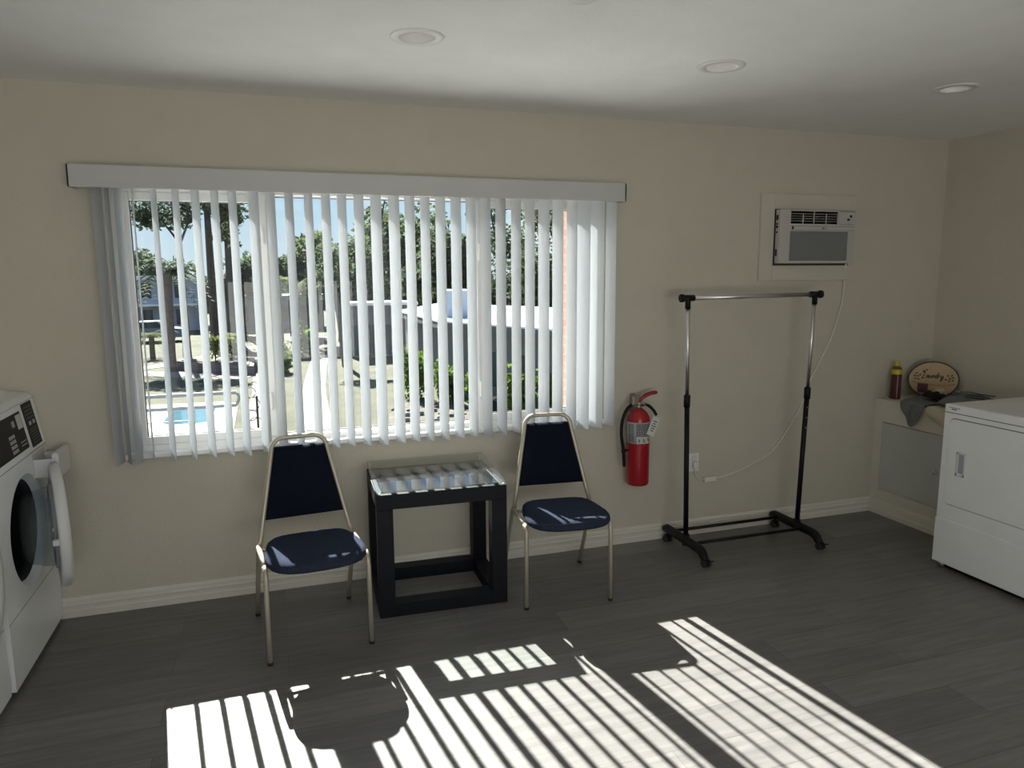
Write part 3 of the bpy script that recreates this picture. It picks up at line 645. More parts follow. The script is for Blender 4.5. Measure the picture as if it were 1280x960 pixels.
# ================================================================ WASHERS
def groove(m, y0, y1, z, x, t=0.0022): m.box(x - 0.001, y0, z - t, x + 0.0008, y1, z + t)
def make_washer(label):
    WY0, WY1, WX = -0.345, 0.345, 0.0      # local: y along the face, +x out of the face
    t = thing('washing_machine', label, 'washing machine', (-1.0, -0.352, 0), 0, 'front-loading washers along the left wall')
    cy, cz, R = 0.0, 0.56, 0.212
    m = MB()
    # cabinet: sides/back/top as prism, front face as ring with a round hole
    pr = [(WX, 0.86), (-0.037, 1.078), (-0.052, 1.092), (-0.20, 1.115), (-0.72, 1.115), (-0.72, 0.02), (-0.0345, 0.02), (-0.0345, 0.86)]
    for ya, yb in ((WY0, WY0 + 0.004), (WY1 - 0.004, WY1)):
        m.poly_prism([(WX - 0.0005, 0.02), (WX - 0.0005, 0.86), (-0.037, 1.078), (-0.052, 1.092), (-0.20, 1.115), (-0.72, 1.115), (-0.72, 0.02)], 'y', ya, yb)
    m.poly_prism([(-0.72, 1.115), (-0.20, 1.115), (-0.052, 1.092), (-0.052, 1.082), (-0.20, 1.105), (-0.72, 1.105)], 'y', WY0, WY1)
    m.box(-0.72, WY0, 0.02, -0.715, WY1, 1.11)
    m.poly_prism([(WX, 0.86), (-0.037, 1.078), (-0.052, 1.092), (-0.058, 1.085), (-0.044, 1.07), (-0.010, 0.86)], 'y', WY0, WY1)
    K = 64; sq, ci, ci2 = [], [], []
    for k in range(K):
        a = 2 * math.pi * k / K; c_, s_ = math.cos(a), math.sin(a)
        hz = (0.86 - cz) if s_ > 0 else (cz - 0.02); kx = min(0.345 / max(abs(c_), 1e-6), hz / max(abs(s_), 1e-6))
        sq.append(m.b.verts.new((WX, c_ * kx, cz + s_ * kx))); ci.append(m.b.verts.new((WX, R * 1.10 * c_, cz + R * 1.10 * s_))); ci2.append(m.b.verts.new((WX - 0.03, R * c_, cz + R * s_)))
    for k in range(K):
        k2 = (k + 1) % K
        m.b.faces.new((sq[k], sq[k2], ci[k2], ci[k])); f = m.b.faces.new((ci[k], ci[k2], ci2[k2], ci2[k])); f.smooth = True
    # fill the four face corners left by the radial mapping
    for yy in (-0.345, 0.345):
        for zz in (0.02, 0.86):
            near = sorted(sq, key=lambda v_: (v_.co.y - yy) ** 2 + (v_.co.z - zz) ** 2)
            e1 = [v_ for v_ in near if abs(v_.co.y - yy) < 1e-4][0]; e2 = [v_ for v_ in near if abs(v_.co.z - zz) < 1e-4 and v_ is not e1][0]
            if (Vector((WX, yy, zz)) - e1.co).length > 1e-4 and (Vector((WX, yy, zz)) - e2.co).length > 1e-4: m.b.faces.new((e1, e2, m.b.verts.new((WX, yy, zz))))
    m.build('cabinet', enamel, t, False)
    MB().lathe([(R, -0.03), (R - 0.012, -0.045), (R - 0.02, -0.07), (R - 0.004, -0.09), (R - 0.004, -0.45), (0, -0.46)], (0, cy, cz), axis='x', seg=48).build('drum', drum_m, t, False)
    s = MB(); groove(s, WY0, WY1, 0.29, 0.0, 0.0016); s.build('panel_seam', mat('seam_light', (0.35, 0.35, 0.36), 0.6), t, False)
    MB().box(-0.011, WY0, 0.855, 0.0006, WY1, 0.859).build('panel_seam', MATS['seam_light'], t, False)
    bs = MB(); bs.box(-0.70, WY0 + 0.03, 0.0, -0.03, WY1 - 0.03, 0.022); bs.build('base_plinth', black_m, t, False)
    # control panels lie on the sloped console face
    cdir = Vector((-0.037, 0, 0.218)).normalized(); cn = Vector((cdir.z, 0, -cdir.x))
    def CP(y, d, o): return Vector((0, 0, 0.86)) + cdir * d + cn * o + Vector((0, y, 0))
    def slab(y0, y1, d0, d1, o0, o1):
        q = MB(); P = [CP(y, d, o) for o in (o0, o1) for (y, d) in ((y0, d0), (y1, d0), (y1, d1), (y0, d1))]; vs = [q.b.verts.new(p) for p in P]
        for fi in ((0, 1, 2, 3), (4, 5, 6, 7), (0, 1, 5, 4), (1, 2, 6, 5), (2, 3, 7, 6), (3, 0, 4, 7)): q.b.faces.new([vs[i] for i in fi])
        return q
    pay = slab(-0.25, 0.125, 0.025, 0.185, -0.001, 0.002).build('payment_panel', panel_m, t, False)
    for r in range(4):
        for c in range(3): slab(-0.075 + 0.024 * c, -0.059 + 0.024 * c, 0.036 + 0.02 * r, 0.049 + 0.02 * r, 0.001, 0.004).build('keypad_key', key_m, pay, False)
    slab(0.060, 0.118, 0.115, 0.175, 0.001, 0.003).build('sticker', paper_m, pay, False)
    slab(0.000, 0.020, 0.135, 0.160, 0.001, 0.006).build('coin_slot', steel_m, pay, False)
    for k in range(2): slab(0.040, 0.110, 0.045 + 0.014 * k, 0.049 + 0.014 * k, 0.001, 0.0028).build('printed_line', key_m, pay, False)
    slab(WY0, WY1, 0.2095, 0.2115, -0.001, 0.0006).build('panel_seam', MATS['seam_light'], t, False)
    cyc = slab(0.165, 0.300, 0.012, 0.205, -0.001, 0.002).build('cycle_panel', panel_m, t, False)
    for k in range(6):
        slab(0.185 + 0.004 * (k % 2), 0.280, 0.026 + 0.012 * k, 0.0285 + 0.012 * k, 0.001, 0.0028).build('printed_line', mat('print_dim', (0.10, 0.10, 0.105), 0.5), cyc, False)
    for y in (0.200, 0.250): slab(y, y + 0.022, 0.106, 0.122, 0.001, 0.005).build('cycle_button', key_m, cyc, False)
    for k in range(4): slab(0.185, 0.282, 0.135 + 0.016 * k, 0.139 + 0.016 * k, 0.001, 0.0028).build('printed_line', MATS['print_dim'], cyc, False)
    return t
wa = make_washer('white front-loading washer with its round door open and dispenser pulled out')
wb = copy_tree(wa); wb['label'] = 'white front-loading washer cut off by the lower left corner of the photo'; wb.location = (-1.012, -1.062, 0)
# open door and drawer belong to the first washer (its closed door on the second)
def door(t, hinge, ang):
    ux = Vector((math.sin(ang), -math.cos(ang), 0)); nx = Vector((math.cos(ang), math.sin(ang), 0))   # ux along door from hinge, nx outwards
    RD = 0.262; c = Vector(hinge) + ux * RD; fm = Matrix((( ux.x, 0, nx.x), (ux.y, 0, nx.y), (0, 1, 0)))
    d = MB().lathe([(0.165, 0.000), (RD - 0.012, -0.004), (RD - 0.003, -0.001), (RD, 0.006), (RD, 0.026), (RD - 0.008, 0.036), (RD - 0.05, 0.042), (0.185, 0.040), (0.168, 0.030)], c, frm=fm, seg=56, close=True).build('door', enamel_b, t)
    MB().lathe([(0.170, 0.030), (0.170, 0.0), (0.162, -0.055), (0.140, -0.105), (0.105, -0.125), (0.0, -0.13)], c, frm=fm, seg=48).build('door_glass', bowl_gl, d)
    MB().lathe([(0.170, 0.026), (0.181, 0.010), (0.178, -0.014), (0.168, -0.014), (0.166, 0.02)], c, frm=fm, seg=48, close=True).build('glass_rim', mat('rim_grey', (0.30, 0.31, 0.33), 0.4), d)
    q = c + ux * (RD - 0.02) - nx * 0.012
    MB().box(q.x - 0.012, q.y - 0.012, q.z - 0.012, q.x + 0.012, q.y + 0.012, q.z + 0.012, 0.004).build('door_latch', enamel_b, d)
    hg = Vector(hinge); MB().box(hg.x - 0.020, hg.y - 0.022, hg.z - 0.05, hg.x + 0.012, hg.y + 0.018, hg.z + 0.05, 0.004).build('hinge', enamel_b, d)
door(wa, (-0.985, -0.085, 0.56), math.radians(17))
door(wb, (-0.999, -0.795, 0.56), math.radians(2))
dw = MB(); dw.box(-1.12, -0.215, 0.748, -0.925, -0.209, 0.822, 0.001); dw.box(-1.12, -0.056, 0.748, -0.925, -0.050, 0.822, 0.001); dw.box(-1.12, -0.215, 0.742, -0.925, -0.050, 0.748, 0.001); dw.box(-1.0005, -0.225, 0.735, -0.9985, -0.040, 0.845)
dr = dw.build('dispenser_drawer', enamel_b, wa)
MB().box(-0.928, -0.228, 0.732, -0.900, -0.038, 0.848, 0.008).build('drawer_front', enamel_b, dr)
MB().box(-1.012 - 0.001, -0.938, 0.735, -1.008, -0.75, 0.845, 0.001).build('dispenser_drawer', enamel_b, wb)

# ================================================================ DRYER
DX, DY1, DY0 = 3.412, -0.862, -1.55
dy = thing('clothes_dryer', 'white front-loading dryer standing at the right edge of the room', 'dryer', (3.76, -1.2, 0))
m = MB(); m.box(DX, DY0, 0.03, 4.12, DY1, 0.905, 0.006); m.box(DX + 0.03, DY0 + 0.02, 0.0, 4.10, DY1 - 0.02, 0.034, mi=1)
m.build('cabinet', [enamel, black_m], dy)
MB().box(DX - 0.004, DY0, 0.283, DX + 0.001, DY1, 0.903, 0.003).build('front_panel', enamel, dy)
MB().box(DX - 0.012, DY0, 0.032, DX + 0.001, DY1, 0.279, 0.004).build('lower_panel', enamel, dy)
s = MB(); s.box(DX - 0.0048, DY0, 0.8585, DX - 0.003, DY1 - 0.003, 0.862); s.build('top_seam', seam_m, dy)
def rrect(y0, y1, z0, z1, r, n=6):
    P = []
    for (cy, cz, a0) in ((y1 - r, z1 - r, 0), (y0 + r, z1 - r, 90), (y0 + r, z0 + r, 180), (y1 - r, z0 + r, 270)):
        P += [(cy + r * math.cos(math.radians(a0 + 90 * k / n)), cz + r * math.sin(math.radians(a0 + 90 * k / n))) for k in range(n + 1)]
    return P
dseam = MB().poly_prism(rrect(DY0 + 0.04, -0.899, 0.363, 0.834, 0.03), 'x', DX - 0.0046, DX - 0.001).build('door_seam', seam_m, dy)
dd = MB().poly_prism(rrect(DY0 + 0.044, -0.903, 0.367, 0.830, 0.027), 'x', DX - 0.009, DX - 0.003).build('door', enamel, dy)
h = MB(); hy0, hy1, hz0, hz1 = -1.014, -0.958, 0.533, 0.662
h.box(DX - 0.013, hy0, hz0, DX - 0.008, hy0 + 0.011, hz1, 0.002); h.box(DX - 0.013, hy1 - 0.014, hz0, DX - 0.008, hy1, hz1, 0.002); h.box(DX - 0.013, hy0, hz0, DX - 0.008, hy1, hz0 + 0.016, 0.002); h.box(DX - 0.013, hy0, hz1 - 0.010, DX - 0.008, hy1, hz1, 0.002)
ho = h.build('door_handle', enamel_b, dd)
MB().box(DX - 0.0095, hy0 + 0.010, hz0 + 0.015, DX - 0.0088, hy1 - 0.013, hz1 - 0.009).build('handle_recess', mat('recess_grey', (0.40, 0.40, 0.46), 0.5), ho)
lg = MB()
for k, (y, wd_) in enumerate(((-0.886, 0.010), (-0.898, 0.008), (-0.908, 0.011), (-0.921, 0.009), (-0.932, 0.007), (-0.941, 0.010))): lg.box(DX - 0.0048, y - wd_, 0.8868 , DX - 0.0035, y, 0.8895)
for k, (y, wd_) in enumerate(((-0.902, 0.006), (-0.910, 0.007), (-0.919, 0.006), (-0.927, 0.005))): lg.box(DX - 0.0048, y - wd_, 0.877, DX - 0.0035, y, 0.883)
lg.build('brand_mark', ink_m, dy)
for y in (DY1 - 0.035, DY0 + 0.035): MB().lathe([(0, 0), (0.016, 0), (0.016, 0.02), (0.008, 0.034), (0, 0.034)], (DX + 0.022, y, 0), seg=16).build('levelling_foot', steel_m, dy)

# ================================================================ BUILT-IN CABINET
cb = thing('storage_cabinet', 'cream built-in low cabinet in the corner with a grey door', 'cabinet', (4.03, -0.42, 0))
CH, CY0 = 0.773, -0.84
m = MB(); dz0, dz1, dy1, dy0 = 0.168, 0.624, -0.070, -0.585
m.box(CABX, dy1, 0, CABX + 0.02, 0, CH - 0.02); m.box(CABX, CY0, 0, CABX + 0.02, dy0, CH - 0.02); m.box(CABX, dy0, 0, CABX + 0.02, dy1, dz0); m.box(CABX, dy0, dz1, CABX + 0.02, dy1, CH - 0.02)
m.box(CABX + 0.02, CY0, 0, XR - 0.004, CY0 + 0.018, CH - 0.02); m.box(CABX + 0.02, CY0 + 0.018, 0.09, XR - 0.004, -0.002, 0.10)
m.build('carcass', trim_m, cb)
MB().box(CABX - 0.004, CY0, CH - 0.022, XR - 0.001, -0.001, CH, 0.003).build('cabinet_top', trim_m, cb)
dcb = MB().box(CABX - 0.003, dy0 + 0.004, dz0 + 0.004, CABX + 0.015, dy1 - 0.004, dz1 - 0.004, 0.001).build('door', cabd_m, cb)
MB().box(CABX + 0.0155, dy0, dz0, CABX + 0.017, dy1, dz1).build('door_gap', seam_m, cb)
kn = MB(); kn.lathe([(0, 0.016), (0.008, 0.015), (0.011, 0.010), (0.009, 0.003), (0.014, 0.0), (0, 0)], (CABX - 0.003, -0.492, 0.392), frm=Matrix(((0, 0, -1), (1, 0, 0), (0, 1, 0))), seg=18); kn.tube([(CABX - 0.012, -0.492, 0.392), (CABX - 0.014, -0.520, 0.385)], 0.004, 8); kn.build('latch', chrome_m, dcb)
bbx = MB(); prof = [(0, 0), (0.014, 0), (0.014, 0.032), (0.010, 0.037), (0.010, 0.064), (0.008, 0.082), (0.003, 0.094), (0, 0.095)]
bbx.poly_prism([(CABX - d, z) for d, z in prof], 'y', CY0, 0.0); bbx.box(CABX - 0.007, dy0 - 0.03, 0.138, CABX, -0.055, 0.160, 0.002); bbx.build('base_trim', trim_m, cb)

# ---- spray can
SC = (3.888, -0.072, CH)
sc = thing('spray_can', 'maroon spray can with a yellow cap standing on the cabinet corner', 'spray can', SC)
MB().lathe([(0, 0.002), (0.029, 0.0), (0.032, 0.003), (0.032, 0.166), (0, 0.1665)], SC, seg=28).build('can_body', maroon_m, sc)
MB().lathe([(0.0322, 0.164), (0.0322, 0.188), (0.0300, 0.197), (0, 0.1975)], SC, seg=28).build('can_shoulder', yellow_m, sc)
MB().lathe([(0.0298, 0.196), (0.0275, 0.205), (0.020, 0.214), (0.0135, 0.218), (0, 0.2185)], SC, seg=28).build('can_neck', mat('neck_olive', (0.10, 0.075, 0.03), 0.4), sc)
MB().lathe([(0.0130, 0.217), (0.0130, 0.236), (0.0105, 0.241), (0.0105, 0.250), (0, 0.252)], SC, seg=24).build('spray_cap', yellow_m, sc)
st = MB()
def canq(a0, a1, z0, z1, r=0.0324): st.grid(lambda u, v_: (SC[0] + r * math.sin(math.radians(a0 + (a1 - a0) * u)), SC[1] - r * math.cos(math.radians(a0 + (a1 - a0) * u)), SC[2] + z0 + (z1 - z0) * v_), 3, 1)
canq(-36, -24, 0.006, 0.160); 
for k in range(7): canq(-8, 22 + 6 * (k % 3), 0.02 + 0.018 * k, 0.0225 + 0.018 * k)
st.build('can_print', mat('print_pink', (0.32, 0.22, 0.22), 0.5), sc, fix=False)

# ---- oval laundry sign leaning in the corner
nv = Vector((-0.66, -0.74, 0.10)).normalized(); xv = Vector((0.74, -0.66, 0)).normalized(); yv = nv.cross(xv)
SGC = Vector((4.118, -0.150, CH + 0.124))
F3 = Matrix(((xv.x, yv.x, nv.x), (xv.y, yv.y, nv.y), (xv.z, yv.z, nv.z)))
sg = thing('laundry_sign', 'oval wooden sign reading Laundry leaning in the corner on the cabinet', 'sign', (SGC.x, SGC.y, CH))
def oval(a, b, z0, z1, mt, name, par, n=56):
    q = MB(); P0 = [q.b.verts.new(SGC + F3 @ Vector((a * math.cos(2 * math.pi * k / n), b * math.sin(2 * math.pi * k / n), z0))) for k in range(n)]
    P1 = [q.b.verts.new(SGC + F3 @ Vector((a * math.cos(2 * math.pi * k / n), b * math.sin(2 * math.pi * k / n), z1))) for k in range(n)]
    q.b.faces.new(P0[::-1]); q.b.faces.new(P1)
    for k in range(n): q.b.faces.new((P0[k], P0[(k + 1) % n], P1[(k + 1) % n], P1[k]))
    return q.build(name, mt, par)
oval(0.150, 0.122, -0.012, 0.0, signr_m, 'sign_rim', sg); oval(0.141, 0.113, -0.002, 0.0015, sign_m, 'sign_board', sg)
def stroke(pts, r, mt, name, q=None, n=5):
    q = q or MB(); q.tube([SGC + F3 @ Vector((x, y, 0.0022)) for x, y in [(p.x, p.y) for p in smooth_path([(a, b, 0) for a, b in pts], n)]], r, 6); return q
lt = MB(); kx, ky = 0.0160, 0.024
def letter(x, y, pts):
    stroke([(x + (px + 0.22 * py) * kx, y + py * ky) for px, py in pts], 0.0024, None, None, lt)
X, Y = -0.068, 0.012
letter(X, Y, [(0.2, 1.35), (0.75, 1.75), (0.85, 1.3), (0.45, 0.4), (0.1, -0.15), (0.5, -0.1), (1.1, -0.15)])                     # L
letter(X + 0.024, Y, [(0.75, 0.75), (0.2, 0.7), (0.1, 0.1), (0.55, 0.15), (0.8, 0.7), (0.75, 0.1), (1.05, 0.05)])                 # a
letter(X + 0.042, Y, [(0.0, 0.7), (0.05, 0.1), (0.45, 0.05), (0.75, 0.7), (0.75, 0.1), (1.0, 0.05)])                             # u
letter(X + 0.060, Y, [(0.0, 0.05), (0.1, 0.7), (0.15, 0.3), (0.5, 0.7), (0.7, 0.5), (0.7, 0.05), (0.95, 0.05)])                  # n
letter(X + 0.077, Y, [(0.75, 0.7), (0.2, 0.7), (0.1, 0.1), (0.55, 0.1), (0.8, 0.9), (0.85, 1.55), (0.75, 0.1), (1.0, 0.05)])      # d
letter(X + 0.095, Y, [(0.0, 0.1), (0.15, 0.75), (0.3, 0.6), (0.7, 0.65)])                                                        # r
letter(X + 0.108, Y, [(0.0, 0.7), (0.1, 0.15), (0.5, 0.1), (0.8, 0.7), (0.6, -0.5), (0.2, -0.8), (0.15, -0.4), (1.0, 0.1)])       # y
lt.build('sign_lettering', ink_m, sg)
stroke([(-0.125, -0.014), (-0.07, -0.026), (0.0, -0.034), (0.07, -0.034), (0.125, -0.026)], 0.0016, None, None).build('sign_line', rust_m, sg)
LEAFS = ((-0.100, 0.040, 40), (-0.110, 0.022, 160), (-0.092, 0.022, -20), (-0.104, 0.004, 200), (-0.086, 0.002, -30), (-0.058, 0.056, 50), (-0.040, 0.064, 20), (-0.078, 0.030, 70), (0.082, 0.030, 120), (0.104, 0.032, 60), (0.112, 0.018, 0), (0.094, 0.012, 200), (0.110, 0.000, -40), (0.090, -0.004, 220), (0.072, 0.004, 180))
for part_ in (LEAFS[:8], LEAFS[8:]):
  lf = MB()
  for (x, y, a) in part_:
    ca, sa = math.cos(math.radians(a)), math.sin(math.radians(a)); P = [(-0.009, 0), (-0.001, 0.005), (0.0105, 0), (-0.001, -0.005)]
    lf.b.faces.new([lf.b.verts.new(SGC + F3 @ Vector((x + px * ca - py * sa, y + px * sa + py * ca, 0.0024))) for px, py in P])
  lf.build('leaf_sprig', ink_m, sg, fix=False)

# ---- cloths on the cabinet
def cloth(name, fn, nu, nv, mt, label, cat, thick=0.006):
    q = MB(); q.grid(fn, nu, nv); o = q.build(name, mt); md = o.modifiers.new('thickness', 'SOLIDIFY'); md.thickness = thick; md.offset = 1
    sb = o.modifiers.new('smooth', 'SUBSURF'); sb.levels = 1; sb.render_levels = 1
    tag(o, label, cat); return o
def grey_fn(u, v_):
    # v: from the back of the cabinet top, over its front edge, to the hanging tip; u: across
    if v_ < 0.5:
        k = v_ / 0.5; x = 4.05 - 0.252 * k; z = CH + 0.012 + 0.010 * math.sin(12 * u + 5 * k) ** 2 + 0.012 * (1 - k) * (0.5 + 0.5 * math.sin(8 * u + 3 * k)); y = -(0.14 + 0.075 * k) - (0.235 - 0.05 * k) * u
    else:
        k = (v_ - 0.5) / 0.5; x = 3.784 - 0.014 * math.sin(6 * u + 2 * k) ** 2; drop = 0.150 - 0.085 * max(0.0, (u - 0.55) / 0.45) - 0.10 * max(0.0, (0.55 - u) / 0.55) ** 1.4
        z = CH + 0.012 - k * drop; y = -0.215 - 0.185 * u - 0.030 * k * (1 - u) + 0.02 * k * u
    return (x, y, z)
cloth('grey_towel', grey_fn, 14, 26, grey_cl, 'grey cloth draped over the cabinet edge with its corner hanging down', 'cloth')
def fold_fn(cx, cy, a, lx, ly, h, ph):
    ca, sa = math.cos(a), math.sin(a)
    def fn(u, v_):
        x, y = (u - 0.5) * lx, (v_ - 0.5) * ly; e_ = max(0.0, 1 - max(abs(2 * u - 1), abs(2 * v_ - 1)) ** 5)
        z = CH + h[0] + e_ * (h[1] + 0.010 * math.sin(11 * u + ph) + 0.008 * math.sin(9 * v_ + 2 * ph))
        return (cx + x * ca - y * sa, cy + x * sa + y * ca, z)
    return fn
cloth('striped_shirt', fold_fn(3.955, -0.560, 0.20, 0.25, 0.26, (0.034, 0.056), 1.2), 14, 18, grey_cl, 'crumpled grey garment piled on the cabinet beside the dryer', 'garment')
sb_ = MB()
for k in range(3):
    P = [(3.890 + 0.04 * k, -0.46 - 0.01 * k), (3.892 + 0.04 * k, -0.53), (3.902 + 0.04 * k, -0.60), (3.918 + 0.04 * k, -0.68)]
    sb_.tube(smooth_path([(x, y, CH + 0.092 + 0.006 * k) for x, y in P], 5), 0.0035, 8)
sb_.build('garment_stripe', dgrey_cl, bpy.data.objects['striped_shirt'])
cloth('black_cloth', fold_fn(3.94, -0.325, 1.2, 0.15, 0.09, (0.044, 0.024), 0.4), 10, 10, black_cl, 'small crumpled black cloth on top of the grey cloth pile', 'cloth')
def cream_fn(u, v_):
    if v_ < 0.4:
        k = v_ / 0.4; x = 3.93 - 0.136 * k; z = CH + 0.008 + 0.008 * math.sin(8 * u) ** 2; y = -0.412 - 0.20 * u
    else:
        k = (v_ - 0.4) / 0.6; x = 3.784 - 0.020 * math.sin(math.pi * k) * math.sin(math.pi * u); z = CH + 0.008 - k * (0.055 + 0.075 * u); y = -0.412 - 0.20 * u - 0.012 * k * (1 - u)
    return (x, y, z)
cloth('cream_cloth', cream_fn, 12, 18, cream_cl, 'cream cloth hanging over the cabinet front beside the dryer', 'cloth')
bxo = MB().box(-0.028, -0.016, 0, 0.028, 0.016, 0.058, 0.003, rot=Matrix.Rotation(-0.7, 3, 'Z')); bxo.b.transform(Matrix.Translation((4.00, -0.178, CH + 0.052)))
tag(bxo.build('small_box', maroon_m), 'small dark maroon box on the cloths in front of the oval sign', 'box')
cup = thing('beige_cup', 'small beige cup beside the maroon box in front of the sign', 'cup', (4.035, -0.275, CH + 0.040))
MB().lathe([(0, 0), (0.024, 0), (0.030, 0.045), (0.027, 0.045), (0.022, 0.004), (0, 0.004)], (4.035, -0.275, CH + 0.040), seg=24).build('cup_body', cream_cl, cup)

# ================================================================ OUTSIDE
G = -2.75
def flat(name, pts, mt, z, label=None, cat=None, h=0.03):
    o = MB().poly_prism(pts, 'z', z - h, z).build(name, mt)
    return tag(o, label, cat) if label else struct(o)
struct(MB().box(-90, 1.0, G - 0.3, 90, 160, G).build('lawn_ground', grass_m))
def ribbon(name, centre, wid, mt, z):
    P = smooth_path([(x, y, 0) for x, y in centre], 6); Lf, Rt = [], []
    for i, p in enumerate(P):
        d = (P[min(i + 1, len(P) - 1)] - P[max(i - 1, 0)]).normalized(); n_ = Vector((-d.y, d.x, 0)) * wid / 2; Lf.append(p + n_); Rt.append(p - n_)
    q = MB()
    A = [q.b.verts.new((p.x, p.y, z)) for p in Lf]; B = [q.b.verts.new((p.x, p.y, z)) for p in Rt]
    for i in range(len(A) - 1): q.b.faces.new((A[i], A[i + 1], B[i + 1], B[i]))
    return struct(q.build(name, mt))
struct(MB().box(-2.6, WT + 0.02, -0.44, 2.30, 4.6, -0.24).build('bounce_slab', roof_m))  # unseen white slab added below the window to bounce sun onto the ceiling
flat('terrace_paving', [(-1.05, 12), (0.05, 12), (0.0, 24), (-0.05, 30), (-0.8, 30.2), (-0.75, 24)], paver_m, G + 0.02)
ribbon('garden_path', [(0.95, 12), (1.15, 17), (1.45, 24), (2.0, 31), (2.6, 37)], 0.85, path_m, G + 0.025)
ribbon('curved_path', [(-11, 33.6), (-6, 34.2), (-3.6, 38), (-0.4, 44), (4, 49)], 1.1, path_m, G + 0.022)
ribbon('lower_path', [(-12, 32.6), (-6, 32.3), (-3, 30.4), (-0.9, 29.3)], 1.5, paver_m, G + 0.021)
flat('pool_deck', [(-7, 15.2), (-1.1, 15.2), (-1.15, 22.0), (-1.5, 23.0), (-7, 23.2)], deck_m, G + 0.03)
pool = thing('swimming_pool', 'small blue swimming pool in the white deck outside the left pane', 'pool', (-2.5, 20.3, G))
MB().poly_prism(rrect(-3.25, -1.72, 19.1, 22.2, 0.5), 'z', G + 0.03, G + 0.045).build('pool_coping', deck_m, pool)
MB().poly_prism(rrect(-3.15, -1.82, 19.2, 22.1, 0.45), 'z', G + 0.03, G + 0.052).build('pool_water', water_m, pool)
rl = thing('pool_railing', 'white horizontal-rail railing running past the pool outside', 'railing', (-3, 17.9, G))
RYY = 17.9
for k, z in enumerate((1.09, 0.73, 0.37, 0.06)):
    r = MB(); xe = -0.98 if k < 2 else -2.2; r.box(-6.5, RYY - 0.03, G + z - (0.05 if k < 2 else 0.012), xe, RYY + 0.03, G + z + (0.05 if k < 2 else 0.012), 0.01); r.build('rail', mat('rail_white', (0.38, 0.38, 0.39), 0.5) if k < 2 else iron_m, rl)
MB().tube(smooth_path([(-0.98, RYY, G + 1.09), (-0.93, RYY, G + 0.95), (-0.98, RYY, G + 0.78), (-1.06, RYY, G + 0.70)], 5), 0.04, 10).build('rail_end', MATS['rail_white'], rl)
for x in (-6.4, -4.6): MB().box(x - 0.03, RYY - 0.03, G, x + 0.03, RYY + 0.03, G + 1.05).build('railing_post', MATS['rail_white'], rl)
# brick planter
pl = thing('brick_planter', 'low brick planter bed in the middle of the garden', 'planter', (-2, 33.5, G))
MB().poly_prism([(-4.2, 33.2), (-2.4, 31.2), (-0.75, 29.8), (-0.75, 33.2), (-2.6, 34.2)], 'z', G, G + 0.42).build('planter_wall', redb_m, pl)
MB().poly_prism([(-4.0, 33.2), (-2.4, 31.4), (-0.95, 30.1), (-0.95, 33.0), (-2.6, 34.0)], 'z', G + 0.42, G + 0.46).build('planter_soil', mulch_m, pl)

# wire garden stand
ws = thing('wire_garden_stand', 'curly black wire stand on the pink paving outside', 'garden stand', (-0.58, 18.0, G))
q = MB(); q.tube([(-0.46, 18.0, G), (-0.46, 18.0, G + 0.95)], 0.03, 8); q.build('post', iron_m, ws)
for k, (x, z, r) in enumerate(((-0.62, 1.05, 0.14), (-0.58, 0.72, 0.19), (-0.62, 0.40, 0.15), (-0.52, 0.14, 0.18))):
    MB().tube(arc((x, 18.0, G + z), r, 0, 345, 20, (1, 0, 0), (0, 0.25, 1)), 0.012, 6).build('scroll', iron_m, ws)

# foliage helpers
def leaves(clusters, n, size, seed, aspect=0.6, droop=0.0):
    rnd = random.Random(seed); vs, fs = [], []
    tot = sum(c[3] * c[4] * c[5] for c in clusters) ** 1.0
    wts = [(c[3] * c[4] * c[5]) / tot for c in clusters]
    for c, wt in zip(clusters, wts):
        for _ in range(max(4, int(n * wt))):
            while True:
                a, b, d = rnd.uniform(-1, 1), rnd.uniform(-1, 1), rnd.uniform(-1, 1); q = a * a + b * b + d * d
                if q < 1: break
            k = (0.35 + 0.65 * rnd.random()) / max(math.sqrt(q), 0.2); k = min(k, 1 / max(math.sqrt(q), 1e-3))
            p = Vector((c[0] + a * c[3] * k, c[1] + b * c[4] * k, c[2] + d * c[5] * k))
            e1 = Vector((rnd.gauss(0, 1), rnd.gauss(0, 1), rnd.gauss(0, 0.6) - droop)).normalized(); e2 = e1.cross(Vector((rnd.gauss(0, 1), rnd.gauss(0, 1), rnd.gauss(0, 1)))).normalized()
            s = size * rnd.uniform(0.6, 1.4); i = len(vs)
            vs += [p - e1 * s, p + e2 * s * aspect, p + e1 * s, p - e2 * s * aspect]; fs.append((i, i + 1, i + 2, i + 3))
    return vs, fs
def leaf_obj(name, clusters, n, size, mt, parent, seed, aspect=0.6, droop=0.0):
    vs, fs = leaves(clusters, n, size, seed, aspect, droop); me = bpy.data.meshes.new(name)
    inv = wm(parent).inverted() if parent else Matrix.Identity(4)
    me.from_pydata([inv @ v_ for v_ in vs], [], fs); me.materials.append(mt); o = bpy.data.objects.new(name, me); COL.objects.link(o)
    if parent: o.parent = parent
    return o
def tree(label, x, y, trunk_r, h0, clusters, n, size, mt, seed, lean=(0, 0), bmt=None, branches=(), name='tree', group='trees outside the window'):
    t = thing(name, label, 'tree', (x, y, G), 0, group)
    q = MB(); q.tube(smooth_path([(x, y, G - 0.05), (x + lean[0] * 0.4, y, G + h0 * 0.45), (x + lean[0], y, G + h0)], 5), [trunk_r * (1.15 - 0.5 * k / 10) for k in range(11)], 10)
    q.build('trunk', bmt or bark_m, t)
    for b in branches:
        MB().tube(smooth_path(b, 4), [trunk_r * 0.35 * (1 - 0.7 * k / (4 * (len(b) - 1))) for k in range(4 * (len(b) - 1) + 1)], 7).build('branch', bmt or bark_m, t)
    leaf_obj('foliage', clusters, n, size, mt, t, seed)
    return t
